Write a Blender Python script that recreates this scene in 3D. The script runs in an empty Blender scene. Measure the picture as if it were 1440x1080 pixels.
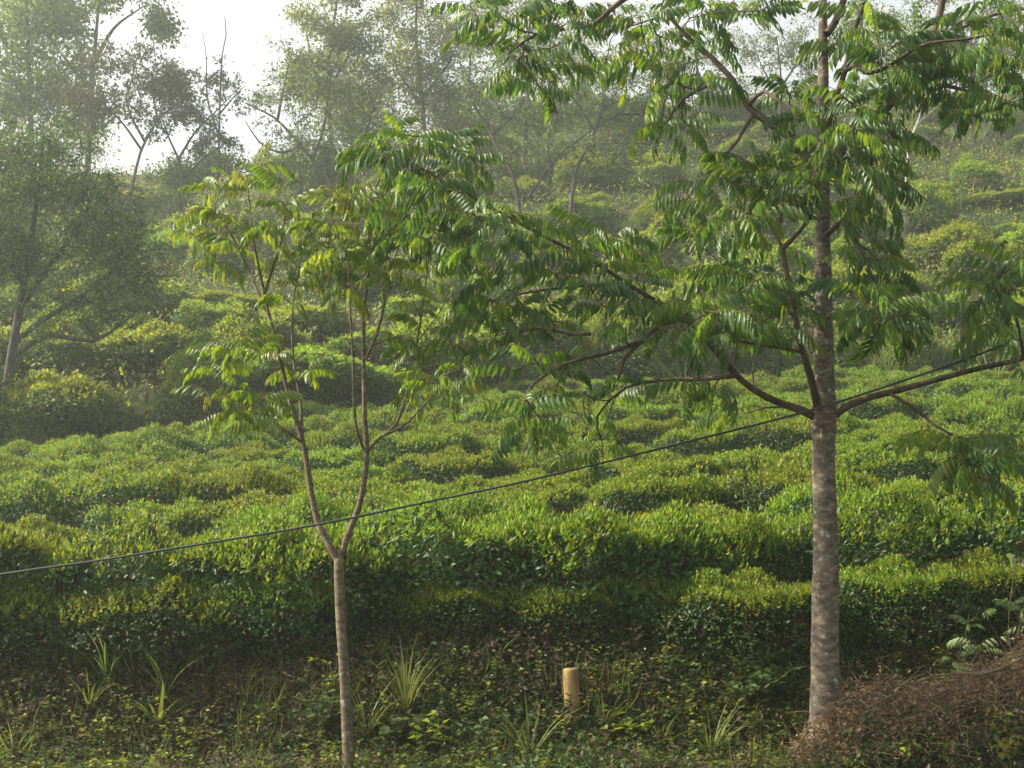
import bpy, math, random
import numpy as np
from mathutils import Vector

SC = bpy.context.scene
COL = SC.collection
R = math.radians
rng = np.random.default_rng(11)
random.seed(5)

# ------------------------------------------------------------------ camera
CAM_Z, PITCH, FPX = 2.0, R(5.0), 1978.0
cam_d = bpy.data.cameras.new('camera')
cam = bpy.data.objects.new('camera', cam_d)
COL.objects.link(cam)
cam.location = (0, 0, CAM_Z)
cam.rotation_euler = (R(90) + PITCH, 0, 0)
cam_d.sensor_width = 36
cam_d.lens = 36 * FPX / 1440
cam_d.clip_end = 1000
SC.camera = cam

# ------------------------------------------------------------------ light
SUN_EL, SUN_AZ = R(36), R(5)          # azimuth: degrees behind "due left"
sv = Vector((-math.cos(SUN_AZ) * math.cos(SUN_EL), math.sin(SUN_AZ) * math.cos(SUN_EL), math.sin(SUN_EL)))
world = bpy.data.worlds.new('World'); SC.world = world
world.use_nodes = True
wn = world.node_tree.nodes; wl = world.node_tree.links
sky = wn.new('ShaderNodeTexSky'); sky.sky_type = 'NISHITA'; sky.sun_disc = False
sky.sun_elevation = SUN_EL
sky.sun_rotation = math.atan2(sv.x, sv.y)
sky.air_density = 1.6; sky.dust_density = 5.0; sky.ozone_density = 1.0
hsv = wn.new('ShaderNodeHueSaturation'); hsv.inputs['Saturation'].default_value = 0.15
wl.new(sky.outputs[0], hsv.inputs['Color'])
wl.new(hsv.outputs[0], wn['Background'].inputs['Color'])
wn['Background'].inputs['Strength'].default_value = 0.15
sd = bpy.data.lights.new('sun', 'SUN'); sd.energy = 5.0; sd.angle = R(0.7); sd.color = (1.0, 0.90, 0.70)
sun = bpy.data.objects.new('sun', sd); COL.objects.link(sun)
sun.rotation_euler = sv.to_track_quat('Z', 'Y').to_euler()
sun.location = (-20, 10, 20)
SC.view_settings.view_transform = 'Standard'
SC.view_settings.look = 'None'
SC.view_settings.exposure = 0.95
SC.view_settings.gamma = 1.0
SC.cycles.max_bounces = 6
SC.cycles.diffuse_bounces = 3
SC.cycles.glossy_bounces = 2
SC.cycles.transmission_bounces = 4
SC.cycles.volume_bounces = 1

# ------------------------------------------------------------------ helpers
cp, sp = math.cos(PITCH), math.sin(PITCH)
def P(px, py, Y):
    """world point at ground distance Y on the sight line of photo pixel (px,py)"""
    u = (px - 720) / FPX; v = (540 - py) / FPX
    d = np.array([u, cp - v * sp, sp + v * cp])
    return np.array([0, 0, CAM_Z]) + d * (Y / d[1])
def proj(p):
    x, y, z = p[0], p[1], p[2] - CAM_Z
    zc = y * cp + z * sp; yc = -y * sp + z * cp
    return 720 + FPX * x / zc, 540 - FPX * yc / zc

def sstep(a, b, t):
    t = np.clip((t - a) / (b - a), 0, 1); return t * t * (3 - 2 * t)
def tea_edge(x):
    return 35 + 0.66 * np.minimum(x, 0) + 0.8 * np.sin(x * 0.35)
def height(x, y):
    x = np.asarray(x, float); y = np.asarray(y, float)
    E = tea_edge(np.clip(x, -14, 14))
    bank = 0.86 * sstep(10.85, 12.15, y)
    tea = 0.153 * np.clip(np.minimum(y, E) - 12.0, 0, None)
    step = 0.8 * sstep(0, 1.6, y - E)
    yc = np.clip(y - E - 0.8, 0, None)
    crest = 74 - E
    zc = np.interp(x, [-26, -15.7, 0, 10.5, 25, 40], [19.4, 20.0, 22.2, 23.5, 24.9, 25.4])
    ze = 0.86 + 0.8 + 0.153 * (E - 12.0)
    hill = (zc - ze) * np.minimum(yc, crest) / crest - 0.03 * np.clip(yc - crest, 0, None)
    xc = np.clip(x, -30, 30)
    tilt = np.where(xc < 0, 0.062, 0.030) * xc * sstep(10.5, 16, y) * (1 - sstep(36, 70, y))
    n = 0.06 * np.sin(x * 1.3 + y * 0.7) * sstep(9, 12, y) + 0.25 * np.sin(x * 0.31 + 1.7) * np.sin(y * 0.27) * sstep(36, 45, y)
    n = n + 0.5 * np.sin(x * 0.17 + 0.5) * sstep(45, 70, y)
    mound = 0.38 * np.exp(-((x - 3.4) / 0.9) ** 2 - ((y - 10.6) / 0.45) ** 2)
    return bank + tea + step + hill + tilt + n + mound
def ground_hit(px, py):
    lo = None
    for Y in np.arange(6, 110, 0.05):
        p = P(px, py, Y)
        if p[2] <= float(height(p[0], Y)): return p
    return P(px, py, 60)

class MB:
    def __init__(s): s.v = []; s.q = []; s.m = []; s.r = []; s.n = 0
    def add(s, V, Q, m=0, r=None):
        V = np.asarray(V, np.float32).reshape(-1, 3); Q = np.asarray(Q, np.int32).reshape(-1, 4)
        s.v.append(V); s.q.append(Q + s.n); s.n += len(V)
        s.m.append(np.full(len(Q), m, np.int32) if np.isscalar(m) else np.asarray(m, np.int32))
        s.r.append(np.full(len(Q), rng.random() if r is None else r, np.float32) if (r is None or np.isscalar(r)) else np.asarray(r, np.float32))
    def build(s, name, mats, parent=None, smooth=False):
        me = bpy.data.meshes.new(name)
        V = np.concatenate(s.v); Q = np.concatenate(s.q)
        me.vertices.add(len(V)); me.vertices.foreach_set('co', V.ravel())
        me.loops.add(Q.size); me.loops.foreach_set('vertex_index', Q.ravel())
        me.polygons.add(len(Q))
        me.polygons.foreach_set('loop_start', np.arange(0, Q.size, 4, dtype=np.int32))
        me.polygons.foreach_set('loop_total', np.full(len(Q), 4, np.int32))
        for m in mats: me.materials.append(m)
        me.polygons.foreach_set('material_index', np.concatenate(s.m))
        if smooth: me.polygons.foreach_set('use_smooth', np.ones(len(Q), bool))
        a = me.attributes.new('rnd', 'FLOAT', 'FACE'); a.data.foreach_set('value', np.concatenate(s.r))
        me.update(calc_edges=True); me.validate()
        o = bpy.data.objects.new(name, me); COL.objects.link(o)
        if parent: o.parent = parent
        return o

def norm(a): return a / np.maximum(np.linalg.norm(a, axis=-1, keepdims=True), 1e-9)
# leaf templates (along +Y, normal +Z)
T_LEAF = (np.array([[0, 0, 0], [0, .5, -.06], [0, 1, -.16], [-.5, .45, .06], [.5, .45, .06]]), np.array([[0, 1, 2, 3], [0, 4, 2, 1]]))
def lance():
    ys = np.array([0, .3, .68, 1.0]); w = np.array([.05, .5, .38, .0]); z = np.array([0, .02, -.05, -.2])
    V = []; 
    for y, ww, zz in zip(ys, w, z): V += [[-ww, y, zz + .14 * ww], [0, y, zz], [ww, y, zz + .14 * ww]]
    Q = []
    for i in range(3):
        a = 3 * i; Q += [[a, a + 1, a + 4, a + 3], [a + 1, a + 2, a + 5, a + 4]]
    return np.array(V), np.array(Q)
T_LANCE = lance()
def blade():
    ys = np.linspace(0, 1, 6); V = []; Q = []
    for i, y in enumerate(ys):
        w = .5 * (1 - y ** 2.2) + .01; V += [[-w, y, -.0 - .45 * y ** 2.4], [w, y, -.45 * y ** 2.4]]
    for i in range(5): Q.append([2 * i, 2 * i + 1, 2 * i + 3, 2 * i + 2])
    return np.array(V), np.array(Q)
T_BLADE = blade()
def place(mb, T, pos, d, up, L, W, m=0, r=None):
    """N copies of template T; L length, W width (arrays)"""
    V, Q = T; N = len(pos)
    if N == 0: return
    d = norm(np.asarray(d, float)); x = norm(np.cross(d, up)); z = np.cross(x, d)
    L = np.broadcast_to(L, N)[:, None, None]; W = np.broadcast_to(W, N)[:, None, None]
    out = pos[:, None, :] + x[:, None, :] * V[None, :, 0:1] * W + d[:, None, :] * V[None, :, 1:2] * L + z[:, None, :] * V[None, :, 2:3] * L
    q = Q[None] + (np.arange(N) * len(V))[:, None, None]
    r = rng.random(N) if r is None else np.broadcast_to(r, N)
    mm = m if np.isscalar(m) else np.repeat(m, len(Q))
    mb.add(out.reshape(-1, 3), q.reshape(-1, 4), mm, np.repeat(r, len(Q)))
def tube(mb, pts, rad, n=6, m=0, r=None, bump=0.0):
    pts = np.asarray(pts, float); K = len(pts); rad = np.broadcast_to(rad, K)
    t = norm(np.gradient(pts, axis=0))
    ref = np.array([0, 0, 1.0]) if abs(t[0][2]) < .9 else np.array([1.0, 0, 0])
    u = norm(np.cross(t[0], ref)); V = []
    for i in range(K):
        u = norm(u - t[i] * np.dot(u, t[i])); w = np.cross(t[i], u)
        a = np.arange(n) * 2 * math.pi / n
        rr = rad[i] * (1 + bump * np.sin(a * 3 + i * .9) * .5 + (bump * rng.normal(0, .5, n) if bump else 0))
        V.append(pts[i] + np.cos(a)[:, None] * u * np.reshape(rr, (-1, 1)) + np.sin(a)[:, None] * w * np.reshape(rr, (-1, 1)))
    V = np.concatenate(V); Q = []
    for i in range(K - 1):
        for j in range(n):
            k = (j + 1) % n; Q.append([i * n + j, i * n + k, (i + 1) * n + k, (i + 1) * n + j])
    if n >= 4 and n % 2 == 0:
        b = (K - 1) * n
        for j in range(1, n // 2): Q.append([b + j - 1, b + j, b + n - j - 1, b + n - j] if j < n // 2 else None)
    mb.add(V, Q, m, r)
def spline(pts, step):
    pts = np.asarray(pts, float)
    if len(pts) == 2: pts = np.array([pts[0], (pts[0] + pts[1]) / 2, pts[1]])
    E = np.vstack([2 * pts[0] - pts[1], pts, 2 * pts[-1] - pts[-2]]); out = []
    for i in range(1, len(E) - 2):
        n = max(2, int(np.linalg.norm(E[i + 1][:3] - E[i][:3]) / step))
        for t in np.arange(n) / n:
            out.append(.5 * (2 * E[i] + (E[i + 1] - E[i - 1]) * t + (2 * E[i - 1] - 5 * E[i] + 4 * E[i + 1] - E[i + 2]) * t * t + (3 * E[i] - E[i - 1] - 3 * E[i + 1] + E[i + 2]) * t ** 3))
    out.append(E[-2]); return np.array(out)
def randdir(N):
    return norm(rng.normal(size=(N, 3)))

def empty(name, loc, label=None, cat=None, group=None):
    o = bpy.data.objects.new(name, None); COL.objects.link(o); o.location = [float(c) for c in loc]; o.empty_display_size = .3
    tag(o, label, cat, group); return o
def tag(o, label=None, cat=None, group=None, kind=None):
    if label: o['label'] = label
    if cat: o['category'] = cat
    if group: o['group'] = group
    if kind: o['kind'] = kind

# ------------------------------------------------------------------ materials
def newmat(name):
    m = bpy.data.materials.new(name); m.use_nodes = True; nt = m.node_tree; nt.nodes.clear()
    return m, nt, nt.nodes, nt.links
def leafmat(name, cols, tcol, trans=.4, rough=.42, spec=.4, objvar=.12, patch=1.5):
    m, nt, N, L = newmat(name)
    out = N.new('ShaderNodeOutputMaterial'); mix = N.new('ShaderNodeMixShader'); mix.inputs[0].default_value = trans
    pb = N.new('ShaderNodeBsdfPrincipled'); tr = N.new('ShaderNodeBsdfTranslucent')
    at = N.new('ShaderNodeAttribute'); at.attribute_name = 'rnd'
    rp = N.new('ShaderNodeValToRGB'); cr = rp.color_ramp
    for i, c in enumerate(cols):
        e = cr.elements[i] if i < 2 else cr.elements.new(1)
        e.position = i / (len(cols) - 1); e.color = (*c, 1)
    L.new(at.outputs['Fac'], rp.inputs[0])
    oi = N.new('ShaderNodeObjectInfo'); tc = N.new('ShaderNodeNewGeometry')
    nz = N.new('ShaderNodeTexNoise'); nz.inputs['Scale'].default_value = patch; nz.inputs['Detail'].default_value = 2
    L.new(tc.outputs['Position'], nz.inputs['Vector'])
    a1 = N.new('ShaderNodeMath'); a1.operation = 'MULTIPLY_ADD'; a1.inputs[1].default_value = objvar * 2.5; a1.inputs[2].default_value = 1 - objvar * 1.25
    L.new(nz.outputs['Fac'], a1.inputs[0])
    a2 = N.new('ShaderNodeMath'); a2.operation = 'MULTIPLY_ADD'; a2.inputs[1].default_value = objvar * 2; a2.inputs[2].default_value = 1 - objvar
    L.new(oi.outputs['Random'], a2.inputs[0])
    a3 = N.new('ShaderNodeMath'); a3.operation = 'MULTIPLY'; L.new(a1.outputs[0], a3.inputs[0]); L.new(a2.outputs[0], a3.inputs[1])
    hs = N.new('ShaderNodeHueSaturation'); L.new(rp.outputs[0], hs.inputs['Color']); L.new(a3.outputs[0], hs.inputs['Value'])
    h1 = N.new('ShaderNodeMath'); h1.operation = 'MULTIPLY_ADD'; h1.inputs[1].default_value = .035; h1.inputs[2].default_value = .4825
    L.new(oi.outputs['Random'], h1.inputs[0]); L.new(h1.outputs[0], hs.inputs['Hue'])
    L.new(hs.outputs[0], pb.inputs['Base Color'])
    pb.inputs['Roughness'].default_value = rough; pb.inputs['Specular IOR Level'].default_value = spec
    mt = N.new('ShaderNodeMix'); mt.data_type = 'RGBA'; mt.blend_type = 'MULTIPLY'; mt.inputs[0].default_value = 1
    L.new(hs.outputs[0], mt.inputs[6]); mt.inputs[7].default_value = (*tcol, 1)
    L.new(mt.outputs[2], tr.inputs['Color'])
    L.new(pb.outputs[0], mix.inputs[1]); L.new(tr.outputs[0], mix.inputs[2]); L.new(mix.outputs[0], out.inputs[0])
    return m
def barkmat(name, c1, c2, c3, scale=6, spots=0.0, bands=0.0):
    m, nt, N, L = newmat(name)
    out = N.new('ShaderNodeOutputMaterial'); pb = N.new('ShaderNodeBsdfPrincipled'); pb.inputs['Roughness'].default_value = .85; pb.inputs['Specular IOR Level'].default_value = .2
    g = N.new('ShaderNodeNewGeometry')
    n1 = N.new('ShaderNodeTexNoise'); n1.inputs['Scale'].default_value = scale; n1.inputs['Detail'].default_value = 6; n1.inputs['Roughness'].default_value = .7
    mp = N.new('ShaderNodeMapping'); mp.inputs['Scale'].default_value = (1, 1, 2.2 if bands else .5)
    L.new(g.outputs['Position'], mp.inputs['Vector']); L.new(mp.outputs[0], n1.inputs['Vector'])
    rp = N.new('ShaderNodeValToRGB'); rp.color_ramp.elements[0].position = .32; rp.color_ramp.elements[1].position = .68
    rp.color_ramp.elements[0].color = (*c1, 1); rp.color_ramp.elements[1].color = (*c3, 1)
    e = rp.color_ramp.elements.new(.5); e.color = (*c2, 1)
    L.new(n1.outputs['Fac'], rp.inputs[0]); col = rp.outputs[0]
    if bands:
        w = N.new('ShaderNodeTexWave'); w.wave_type = 'BANDS'; w.bands_direction = 'Z'; w.inputs['Scale'].default_value = 4.5; w.inputs['Distortion'].default_value = 9; w.inputs['Detail'].default_value = 4; w.inputs['Detail Scale'].default_value = 2.5
        L.new(g.outputs['Position'], w.inputs['Vector'])
        mx = N.new('ShaderNodeMix'); mx.data_type = 'RGBA'; mx.blend_type = 'MULTIPLY'; mx.inputs[7].default_value = (.35, .33, .32, 1)
        mm = N.new('ShaderNodeMath'); mm.operation = 'MULTIPLY'; mm.inputs[1].default_value = bands; L.new(w.outputs['Fac'], mm.inputs[0])
        L.new(mm.outputs[0], mx.inputs[0]); L.new(col, mx.inputs[6]); col = mx.outputs[2]
    if spots:
        v = N.new('ShaderNodeTexNoise'); v.inputs['Scale'].default_value = 22; v.inputs['Detail'].default_value = 3
        L.new(g.outputs['Position'], v.inputs['Vector'])
        r2 = N.new('ShaderNodeValToRGB'); r2.color_ramp.elements[0].position = .62; r2.color_ramp.elements[1].position = .70
        L.new(v.outputs['Fac'], r2.inputs[0])
        mm = N.new('ShaderNodeMath'); mm.operation = 'MULTIPLY'; mm.inputs[1].default_value = spots; L.new(r2.outputs[0], mm.inputs[0])
        mx = N.new('ShaderNodeMix'); mx.data_type = 'RGBA'; mx.inputs[7].default_value = (.38, .37, .34, 1)
        L.new(mm.outputs[0], mx.inputs[0]); L.new(col, mx.inputs[6]); col = mx.outputs[2]
    L.new(col, pb.inputs['Base Color'])
    bp = N.new('ShaderNodeBump'); bp.inputs['Strength'].default_value = .5; bp.inputs['Distance'].default_value = .02
    L.new(n1.outputs['Fac'], bp.inputs['Height']); L.new(bp.outputs[0], pb.inputs['Normal'])
    L.new(pb.outputs[0], out.inputs[0]); return m

M = {}
M['tea_old'] = leafmat('tea_old', [(.022, .050, .012), (.038, .080, .014), (.065, .11, .018)], (1.3, 1.5, .8), .25, .48, .3)
M['tea_young'] = leafmat('tea_young', [(.084, .160, .012), (.142, .222, .016), (.235, .268, .022)], (1.5, 1.4, .8), .45, .48, .28, patch=.9)
M['tea_brown'] = leafmat('tea_brown', [(.06, .04, .02), (.10, .07, .035), (.12, .10, .04)], (1.1, 1, .8), .2, .7, .1)
M['twig'] = barkmat('twig', (.03, .022, .016), (.06, .045, .033), (.12, .095, .07), 20)
M['shrub_leaf'] = leafmat('shrub_leaf', [(.11, .175, .016), (.19, .26, .022), (.27, .32, .03)], (1.5, 1.4, .7), .5, .5, .3)
M['shrub_dark'] = leafmat('shrub_dark', [(.05, .09, .015), (.095, .155, .02), (.16, .22, .027)], (1.3, 1.4, .8), .3, .5, .3)
M['big_leaf'] = leafmat('big_leaf', [(.023, .060, .018), (.040, .092, .021), (.075, .14, .023), (.14, .195, .024)], (2.3, 1.8, .5), .5, .40, .45, objvar=.15)
M['slim_leaf'] = leafmat('slim_leaf', [(.05, .115, .022), (.09, .17, .026), (.14, .225, .028), (.20, .26, .032)], (1.8, 1.7, .5), .5, .40, .45, objvar=.15)
M['new_leaf'] = leafmat('new_leaf', [(.15, .19, .03), (.18, .20, .033), (.13, .19, .03)], (1.4, 1.35, .7), .45, .4, .4)
M['rachis'] = barkmat('rachis', (.07, .07, .02), (.10, .09, .03), (.14, .10, .04), 20)
M['bark_big'] = barkmat('bark_big', (.055, .042, .033), (.14, .11, .084), (.29, .23, .175), 11, .9, .3)
M['bark_limb'] = barkmat('bark_limb', (.035, .027, .02), (.075, .055, .04), (.15, .11, .08), 12)
M['bark_slim'] = barkmat('bark_slim', (.055, .043, .028), (.125, .095, .060), (.21, .165, .11), 12, .5, .15)
M['bark_far'] = barkmat('bark_far', (.03, .027, .024), (.06, .054, .048), (.11, .098, .088), 8)
M['bark_pale'] = barkmat('bark_pale', (.16, .15, .135), (.27, .255, .235), (.38, .36, .33), 8)
M['far_leaf'] = leafmat('far_leaf', [(.065, .105, .02), (.115, .165, .028), (.18, .225, .04)], (1.5, 1.45, .7), .55, .5, .25)
M['far_leaf_light'] = leafmat('far_leaf_light', [(.085, .125, .03), (.14, .185, .04), (.20, .24, .05)], (1.5, 1.45, .7), .58, .5, .25)
M['far_leaf_brown'] = leafmat('far_leaf_brown', [(.06, .06, .025), (.095, .09, .035), (.11, .13, .04)], (1.2, 1.2, .8), .35, .5, .2)
M['grass'] = leafmat('grass', [(.09, .14, .03), (.16, .21, .045), (.27, .28, .10)], (1.3, 1.3, .8), .4, .5, .3)
M['dry'] = leafmat('dry', [(.045, .034, .022), (.085, .064, .040), (.15, .115, .068), (.07, .06, .045)], (1.1, 1, .9), .2, .8, .1)
M['brush'] = leafmat('brush', [(.08, .048, .034), (.19, .112, .072), (.32, .20, .13), (.13, .088, .065)], (1.1, 1, .8), .2, .8, .1)
M['weed'] = leafmat('weed', [(.025, .05, .016), (.05, .085, .024), (.095, .13, .04)], (1.3, 1.4, .8), .35, .6, .2)
M['pale_leaf'] = leafmat('pale_leaf', [(.09, .15, .05), (.13, .20, .07), (.19, .25, .10)], (1.2, 1.25, .8), .4, .4, .4)
M['flower'] = leafmat('flower', [(.45, .44, .42), (.6, .58, .56)], (1, 1, 1), .3, .6, .2)
def soilmat():
    m, nt, N, L = newmat('soil')
    out = N.new('ShaderNodeOutputMaterial'); pb = N.new('ShaderNodeBsdfPrincipled'); pb.inputs['Roughness'].default_value = .95; pb.inputs['Specular IOR Level'].default_value = .1
    g = N.new('ShaderNodeNewGeometry'); n1 = N.new('ShaderNodeTexNoise'); n1.inputs['Scale'].default_value = 3; n1.inputs['Detail'].default_value = 8
    n2 = N.new('ShaderNodeTexNoise'); n2.inputs['Scale'].default_value = .35; n2.inputs['Detail'].default_value = 5
    L.new(g.outputs['Position'], n1.inputs['Vector']); L.new(g.outputs['Position'], n2.inputs['Vector'])
    rp = N.new('ShaderNodeValToRGB'); rp.color_ramp.elements[0].color = (.022, .016, .010, 1); rp.color_ramp.elements[1].color = (.085, .062, .038, 1)
    L.new(n1.outputs['Fac'], rp.inputs[0])
    r2 = N.new('ShaderNodeValToRGB'); r2.color_ramp.elements[0].position = .36; r2.color_ramp.elements[1].position = .5
    L.new(n2.outputs['Fac'], r2.inputs[0])
    mx = N.new('ShaderNodeMix'); mx.data_type = 'RGBA'; mx.inputs[7].default_value = (.03, .045, .016, 1)
    L.new(r2.outputs[0], mx.inputs[0]); L.new(rp.outputs[0], mx.inputs[6]); L.new(mx.outputs[2], pb.inputs['Base Color'])
    bp = N.new('ShaderNodeBump'); bp.inputs['Strength'].default_value = .8; bp.inputs['Distance'].default_value = .08
    L.new(n1.outputs['Fac'], bp.inputs['Height']); L.new(bp.outputs[0], pb.inputs['Normal'])
    L.new(pb.outputs[0], out.inputs[0]); return m
M['soil'] = soilmat()

# ------------------------------------------------------------------ ground
xs = np.concatenate([np.linspace(-110, -26, 30)[:-1], np.linspace(-26, 26, 150), np.linspace(26, 110, 30)[1:]])
ys = np.concatenate([np.linspace(-25, 9, 14)[:-1], np.linspace(9, 20, 80)[:-1], np.linspace(20, 80, 160)[:-1], np.linspace(80, 150, 20)])
GX, GY = np.meshgrid(xs, ys)
GZ = height(GX, GY)
nx = len(xs); idx = np.arange(len(ys) * nx).reshape(len(ys), nx)
mb = MB()
mb.add(np.stack([GX, GY, GZ], -1), np.stack([idx[:-1, :-1], idx[:-1, 1:], idx[1:, 1:], idx[1:, :-1]], -1), 0, .5)
g = mb.build('ground', [M['soil']], smooth=True); tag(g, kind='structure')

# ------------------------------------------------------------------ haze
hz_m, nt, N, L = newmat('haze')
out = N.new('ShaderNodeOutputMaterial'); vol = N.new('ShaderNodeVolumePrincipled')
vol.inputs['Density'].default_value = 0.0019; vol.inputs['Anisotropy'].default_value = 0.6
vol.inputs['Color'].default_value = (.93, 1.0, .95, 1)
L.new(vol.outputs[0], out.inputs['Volume'])
mb = MB()
x0, x1, y0, y1, z0, z1 = -112, 112, -27, 152, -7, 34
c = np.array([[x0, y0, z0], [x1, y0, z0], [x1, y1, z0], [x0, y1, z0], [x0, y0, z1], [x1, y0, z1], [x1, y1, z1], [x0, y1, z1]])
mb.add(c, [[0, 3, 2, 1], [4, 5, 6, 7], [0, 1, 5, 4], [1, 2, 6, 5], [2, 3, 7, 6], [3, 0, 4, 7]])
hz = mb.build('haze', [hz_m]); tag(hz, kind='stuff')

# ------------------------------------------------------------------ tea bushes
def bush_mesh(seed, wx, wy, h, nold, nyoung, leaf=.053, flat=4.0, wild=0.0, mats=('tea_old', 'tea_young', 'tea_brown')):
    """foliage and stems of one clipped bush: shell of mature leaves, upright young shoots on top"""
    global rng
    keep = rng; rng = np.random.default_rng(seed)
    ph = rng.random(8) * 6.28
    def lump(x, y): return 1 + .10 * np.sin(x * 5 + ph[0]) * np.sin(y * 4.5 + ph[1]) + .06 * np.sin(x * 11 + ph[2]) + .06 * np.sin(y * 10 + ph[3]) + wild * .25 * np.sin(x * 3 + ph[4]) * np.sin(y * 2.5 + ph[5])
    def shell(N, zmin=.03):
        a = rng.random(N) * 2 * math.pi; zz = zmin + (1 - zmin) * rng.random(N) ** .8
        rad = (1 - zz ** flat) ** (1 / 2.2)
        top = rng.random(N) < .5
        rt = np.sqrt(rng.random(N)); rad = np.where(top, rt, rad); zz = np.where(top, (1 - np.minimum(rt, .999) ** 2.2) ** (1 / flat), zz)
        under = .84 + .16 * sstep(.05, .4, zz)
        x = np.cos(a) * rad * wx * under; y = np.sin(a) * rad * wy * under
        z = zz * h * lump(x, y)
        nrm = norm(np.stack([np.cos(a) * rad ** 1.5, np.sin(a) * rad ** 1.5, zz ** 3 + .05], -1))
        return np.stack([x, y, z], -1), nrm, zz
    fb = MB()
    p, n, zz = shell(nold)
    p = p - n * (rng.random(len(p)) ** 1.5 * .16)[:, None]
    d = norm(n * .7 + randdir(len(p)) * .8 + np.array([0, 0, .25])); up = norm(n + np.array([0, 0, .6]) + randdir(len(p)) * .5)
    Lf = leaf * rng.uniform(.7, 1.25, len(p))
    mm = np.where(rng.random(len(p)) < .05, 2, 0)
    place(fb, T_LEAF, p, d, up, Lf, Lf * .48, mm)
    # shoots: pluck tips with 3-4 leaves in clumps
    p, n, zz = shell(int(nyoung * 2.2), .3)
    dens = np.sin(p[:, 0] * 4 + ph[6]) * np.sin(p[:, 1] * 4 + ph[7]) * .5 + .5
    k = (n[:, 2] + dens * .5 + rng.random(len(p)) * .5) > (1.0 if wild else 1.13)
    p, n = p[k], n[k]
    sh = rng.uniform(.03, .10, len(p)) * (1 + wild * 1.5)
    ax = norm(n * .35 + np.array([0, 0, 1.0]) + randdir(len(p)) * .55)
    for j in range(4):
        az = rng.random(len(p)) * 6.28
        side = norm(np.stack([np.cos(az), np.sin(az), np.zeros(len(p))], -1))
        d = norm(ax * (1.05 - .25 * j) + side * (.65 + .25 * j)); up = norm(ax * .7 - side)
        Lf = leaf * rng.uniform(.65, 1.15, len(p)) * (.85 + .1 * j)
        place(fb, T_LEAF, p + ax * (sh * (1 - j * .28))[:, None], d, -up, Lf, Lf * .5, np.where(rng.random(len(p)) < .04, 2, 1))
    sb = MB()
    ns = 24
    for i in range(ns):
        a = rng.random() * 6.28; r0 = rng.uniform(.02, .25); r1 = rng.uniform(.35, .85)
        p0 = np.array([math.cos(a) * r0 * wx, math.sin(a) * r0 * wy, -.12]); p1 = np.array([math.cos(a) * r1 * wx * .9, math.sin(a) * r1 * wy * .9, h * rng.uniform(.55, .85)])
        mid = (p0 + p1) / 2 + randdir(1)[0] * .08
        q = spline([p0, mid, p1], .12); tube(sb, q, np.linspace(rng.uniform(.012, .025), .005, len(q)), 5)
        for b in range(6):
            s = q[rng.integers(len(q) // 3, len(q))]; e = s + randdir(1)[0] * .22 + np.array([0, 0, .1]); tube(sb, [s, (s + e) / 2 + randdir(1)[0] * .02, e], [.005, .004, .002], 4)
    f = fb.build('foliage', [M[mats[0]], M[mats[1]], M[mats[2]]]); s = sb.build('stem', [M['twig']])
    rng = keep
    return f, s
def copy_pair(src, parent):
    for o in src:
        c = o.copy(); COL.objects.link(c); c.parent = parent
tea_protos = []
for i, (wx, wy, hh, no, ny) in enumerate([(1.14, .68, .72, 5600, 1450), (1.24, .62, .68, 5800, 1600), (1.08, .66, .76, 5400, 900), (1.18, .70, .66, 5600, 1700), (1.10, .60, .72, 5400, 480), (1.2, .66, .76, 5800, 1250)]):
    tea_protos.append(bush_mesh(100 + i, wx, wy, hh, no, ny))
ORD = ['first', 'second', 'third', 'fourth', 'fifth', 'sixth', 'seventh', 'eighth', 'ninth', 'tenth', 'eleventh', 'twelfth', 'thirteenth', 'fourteenth']
tea_used = set()
rr = random.Random(8)
def plant(protos, used, i, name, loc, rot, sc):
    t = empty(name, loc); t.rotation_euler = (0, 0, rot); t.scale = sc
    f, s = protos[i]
    if i not in used:
        used.add(i); f.parent = t; s.parent = t
    else: copy_pair((f, s), t)
    return t
row = 0; y = 12.5
rows = []
while y < 35.5:
    items = []; x = -y * .40 - 1.2 + rr.uniform(0, 1)
    while x < y * .40 + 1.4:
        yy = y + rr.uniform(-.22, .22) + .25 * math.sin(x * .5 + row * 1.3)
        if yy < float(tea_edge(x)) - .3 and not (row > 0 and rr.random() < .05):
            k = rr.randrange(6); s = rr.uniform(.88, 1.12); hz_s = rr.uniform(.74, 1.08)
            if row == 0: hz_s = rr.uniform(1.15, 1.36)
            t = plant(tea_protos, tea_used, k, 'tea_bush', (x, yy, float(height(x, yy)) - .02), rr.choice([0, math.pi]) + rr.uniform(-.35, .35), (s * 1.02, s, hz_s))
            items.append((proj((x, yy, float(height(x, yy)) + .8))[0], t))
        x += rr.uniform(1.2, 1.62)
    rows.append(items); y += 1.80 * rr.uniform(.95, 1.06); row += 1
for px, dY, sc_, wd in [(-20, 0, 1.0, 'at the left edge'), (95, -.1, .95, 'near the left edge above the arching grass'), (235, -.15, 1.0, 'above the broad bladed pale grass shoot'), (385, -.05, .9, 'just left of the slim trunk'), (610, .1, .8, 'a little right of the slim trunk'), (770, .12, .8, 'directly behind the post'), (960, .1, .9, 'above and right of the post'), (1065, -.1, 1.05, 'just left of the thick trunk'), (1262, -.05, .95, 'just right of the thick trunk'), (1385, .05, .9, 'behind the feathery saplings')]:
    Yb_ = 12.17 + dY; x_ = (px - 720) / FPX * Yb_
    t = plant(tea_protos, tea_used, rr.randrange(6), 'tea_bush', (x_, Yb_, float(height(x_, Yb_)) - .05), rr.uniform(-.3, .3), (.80 * sc_, .8 * sc_, .80 * sc_ * rr.uniform(.85, 1.12)))
    tag(t, f'low tea bush bulging from the hedge foot {wd}', 'tea bush', 'low tea bushes at the hedge foot')
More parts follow.
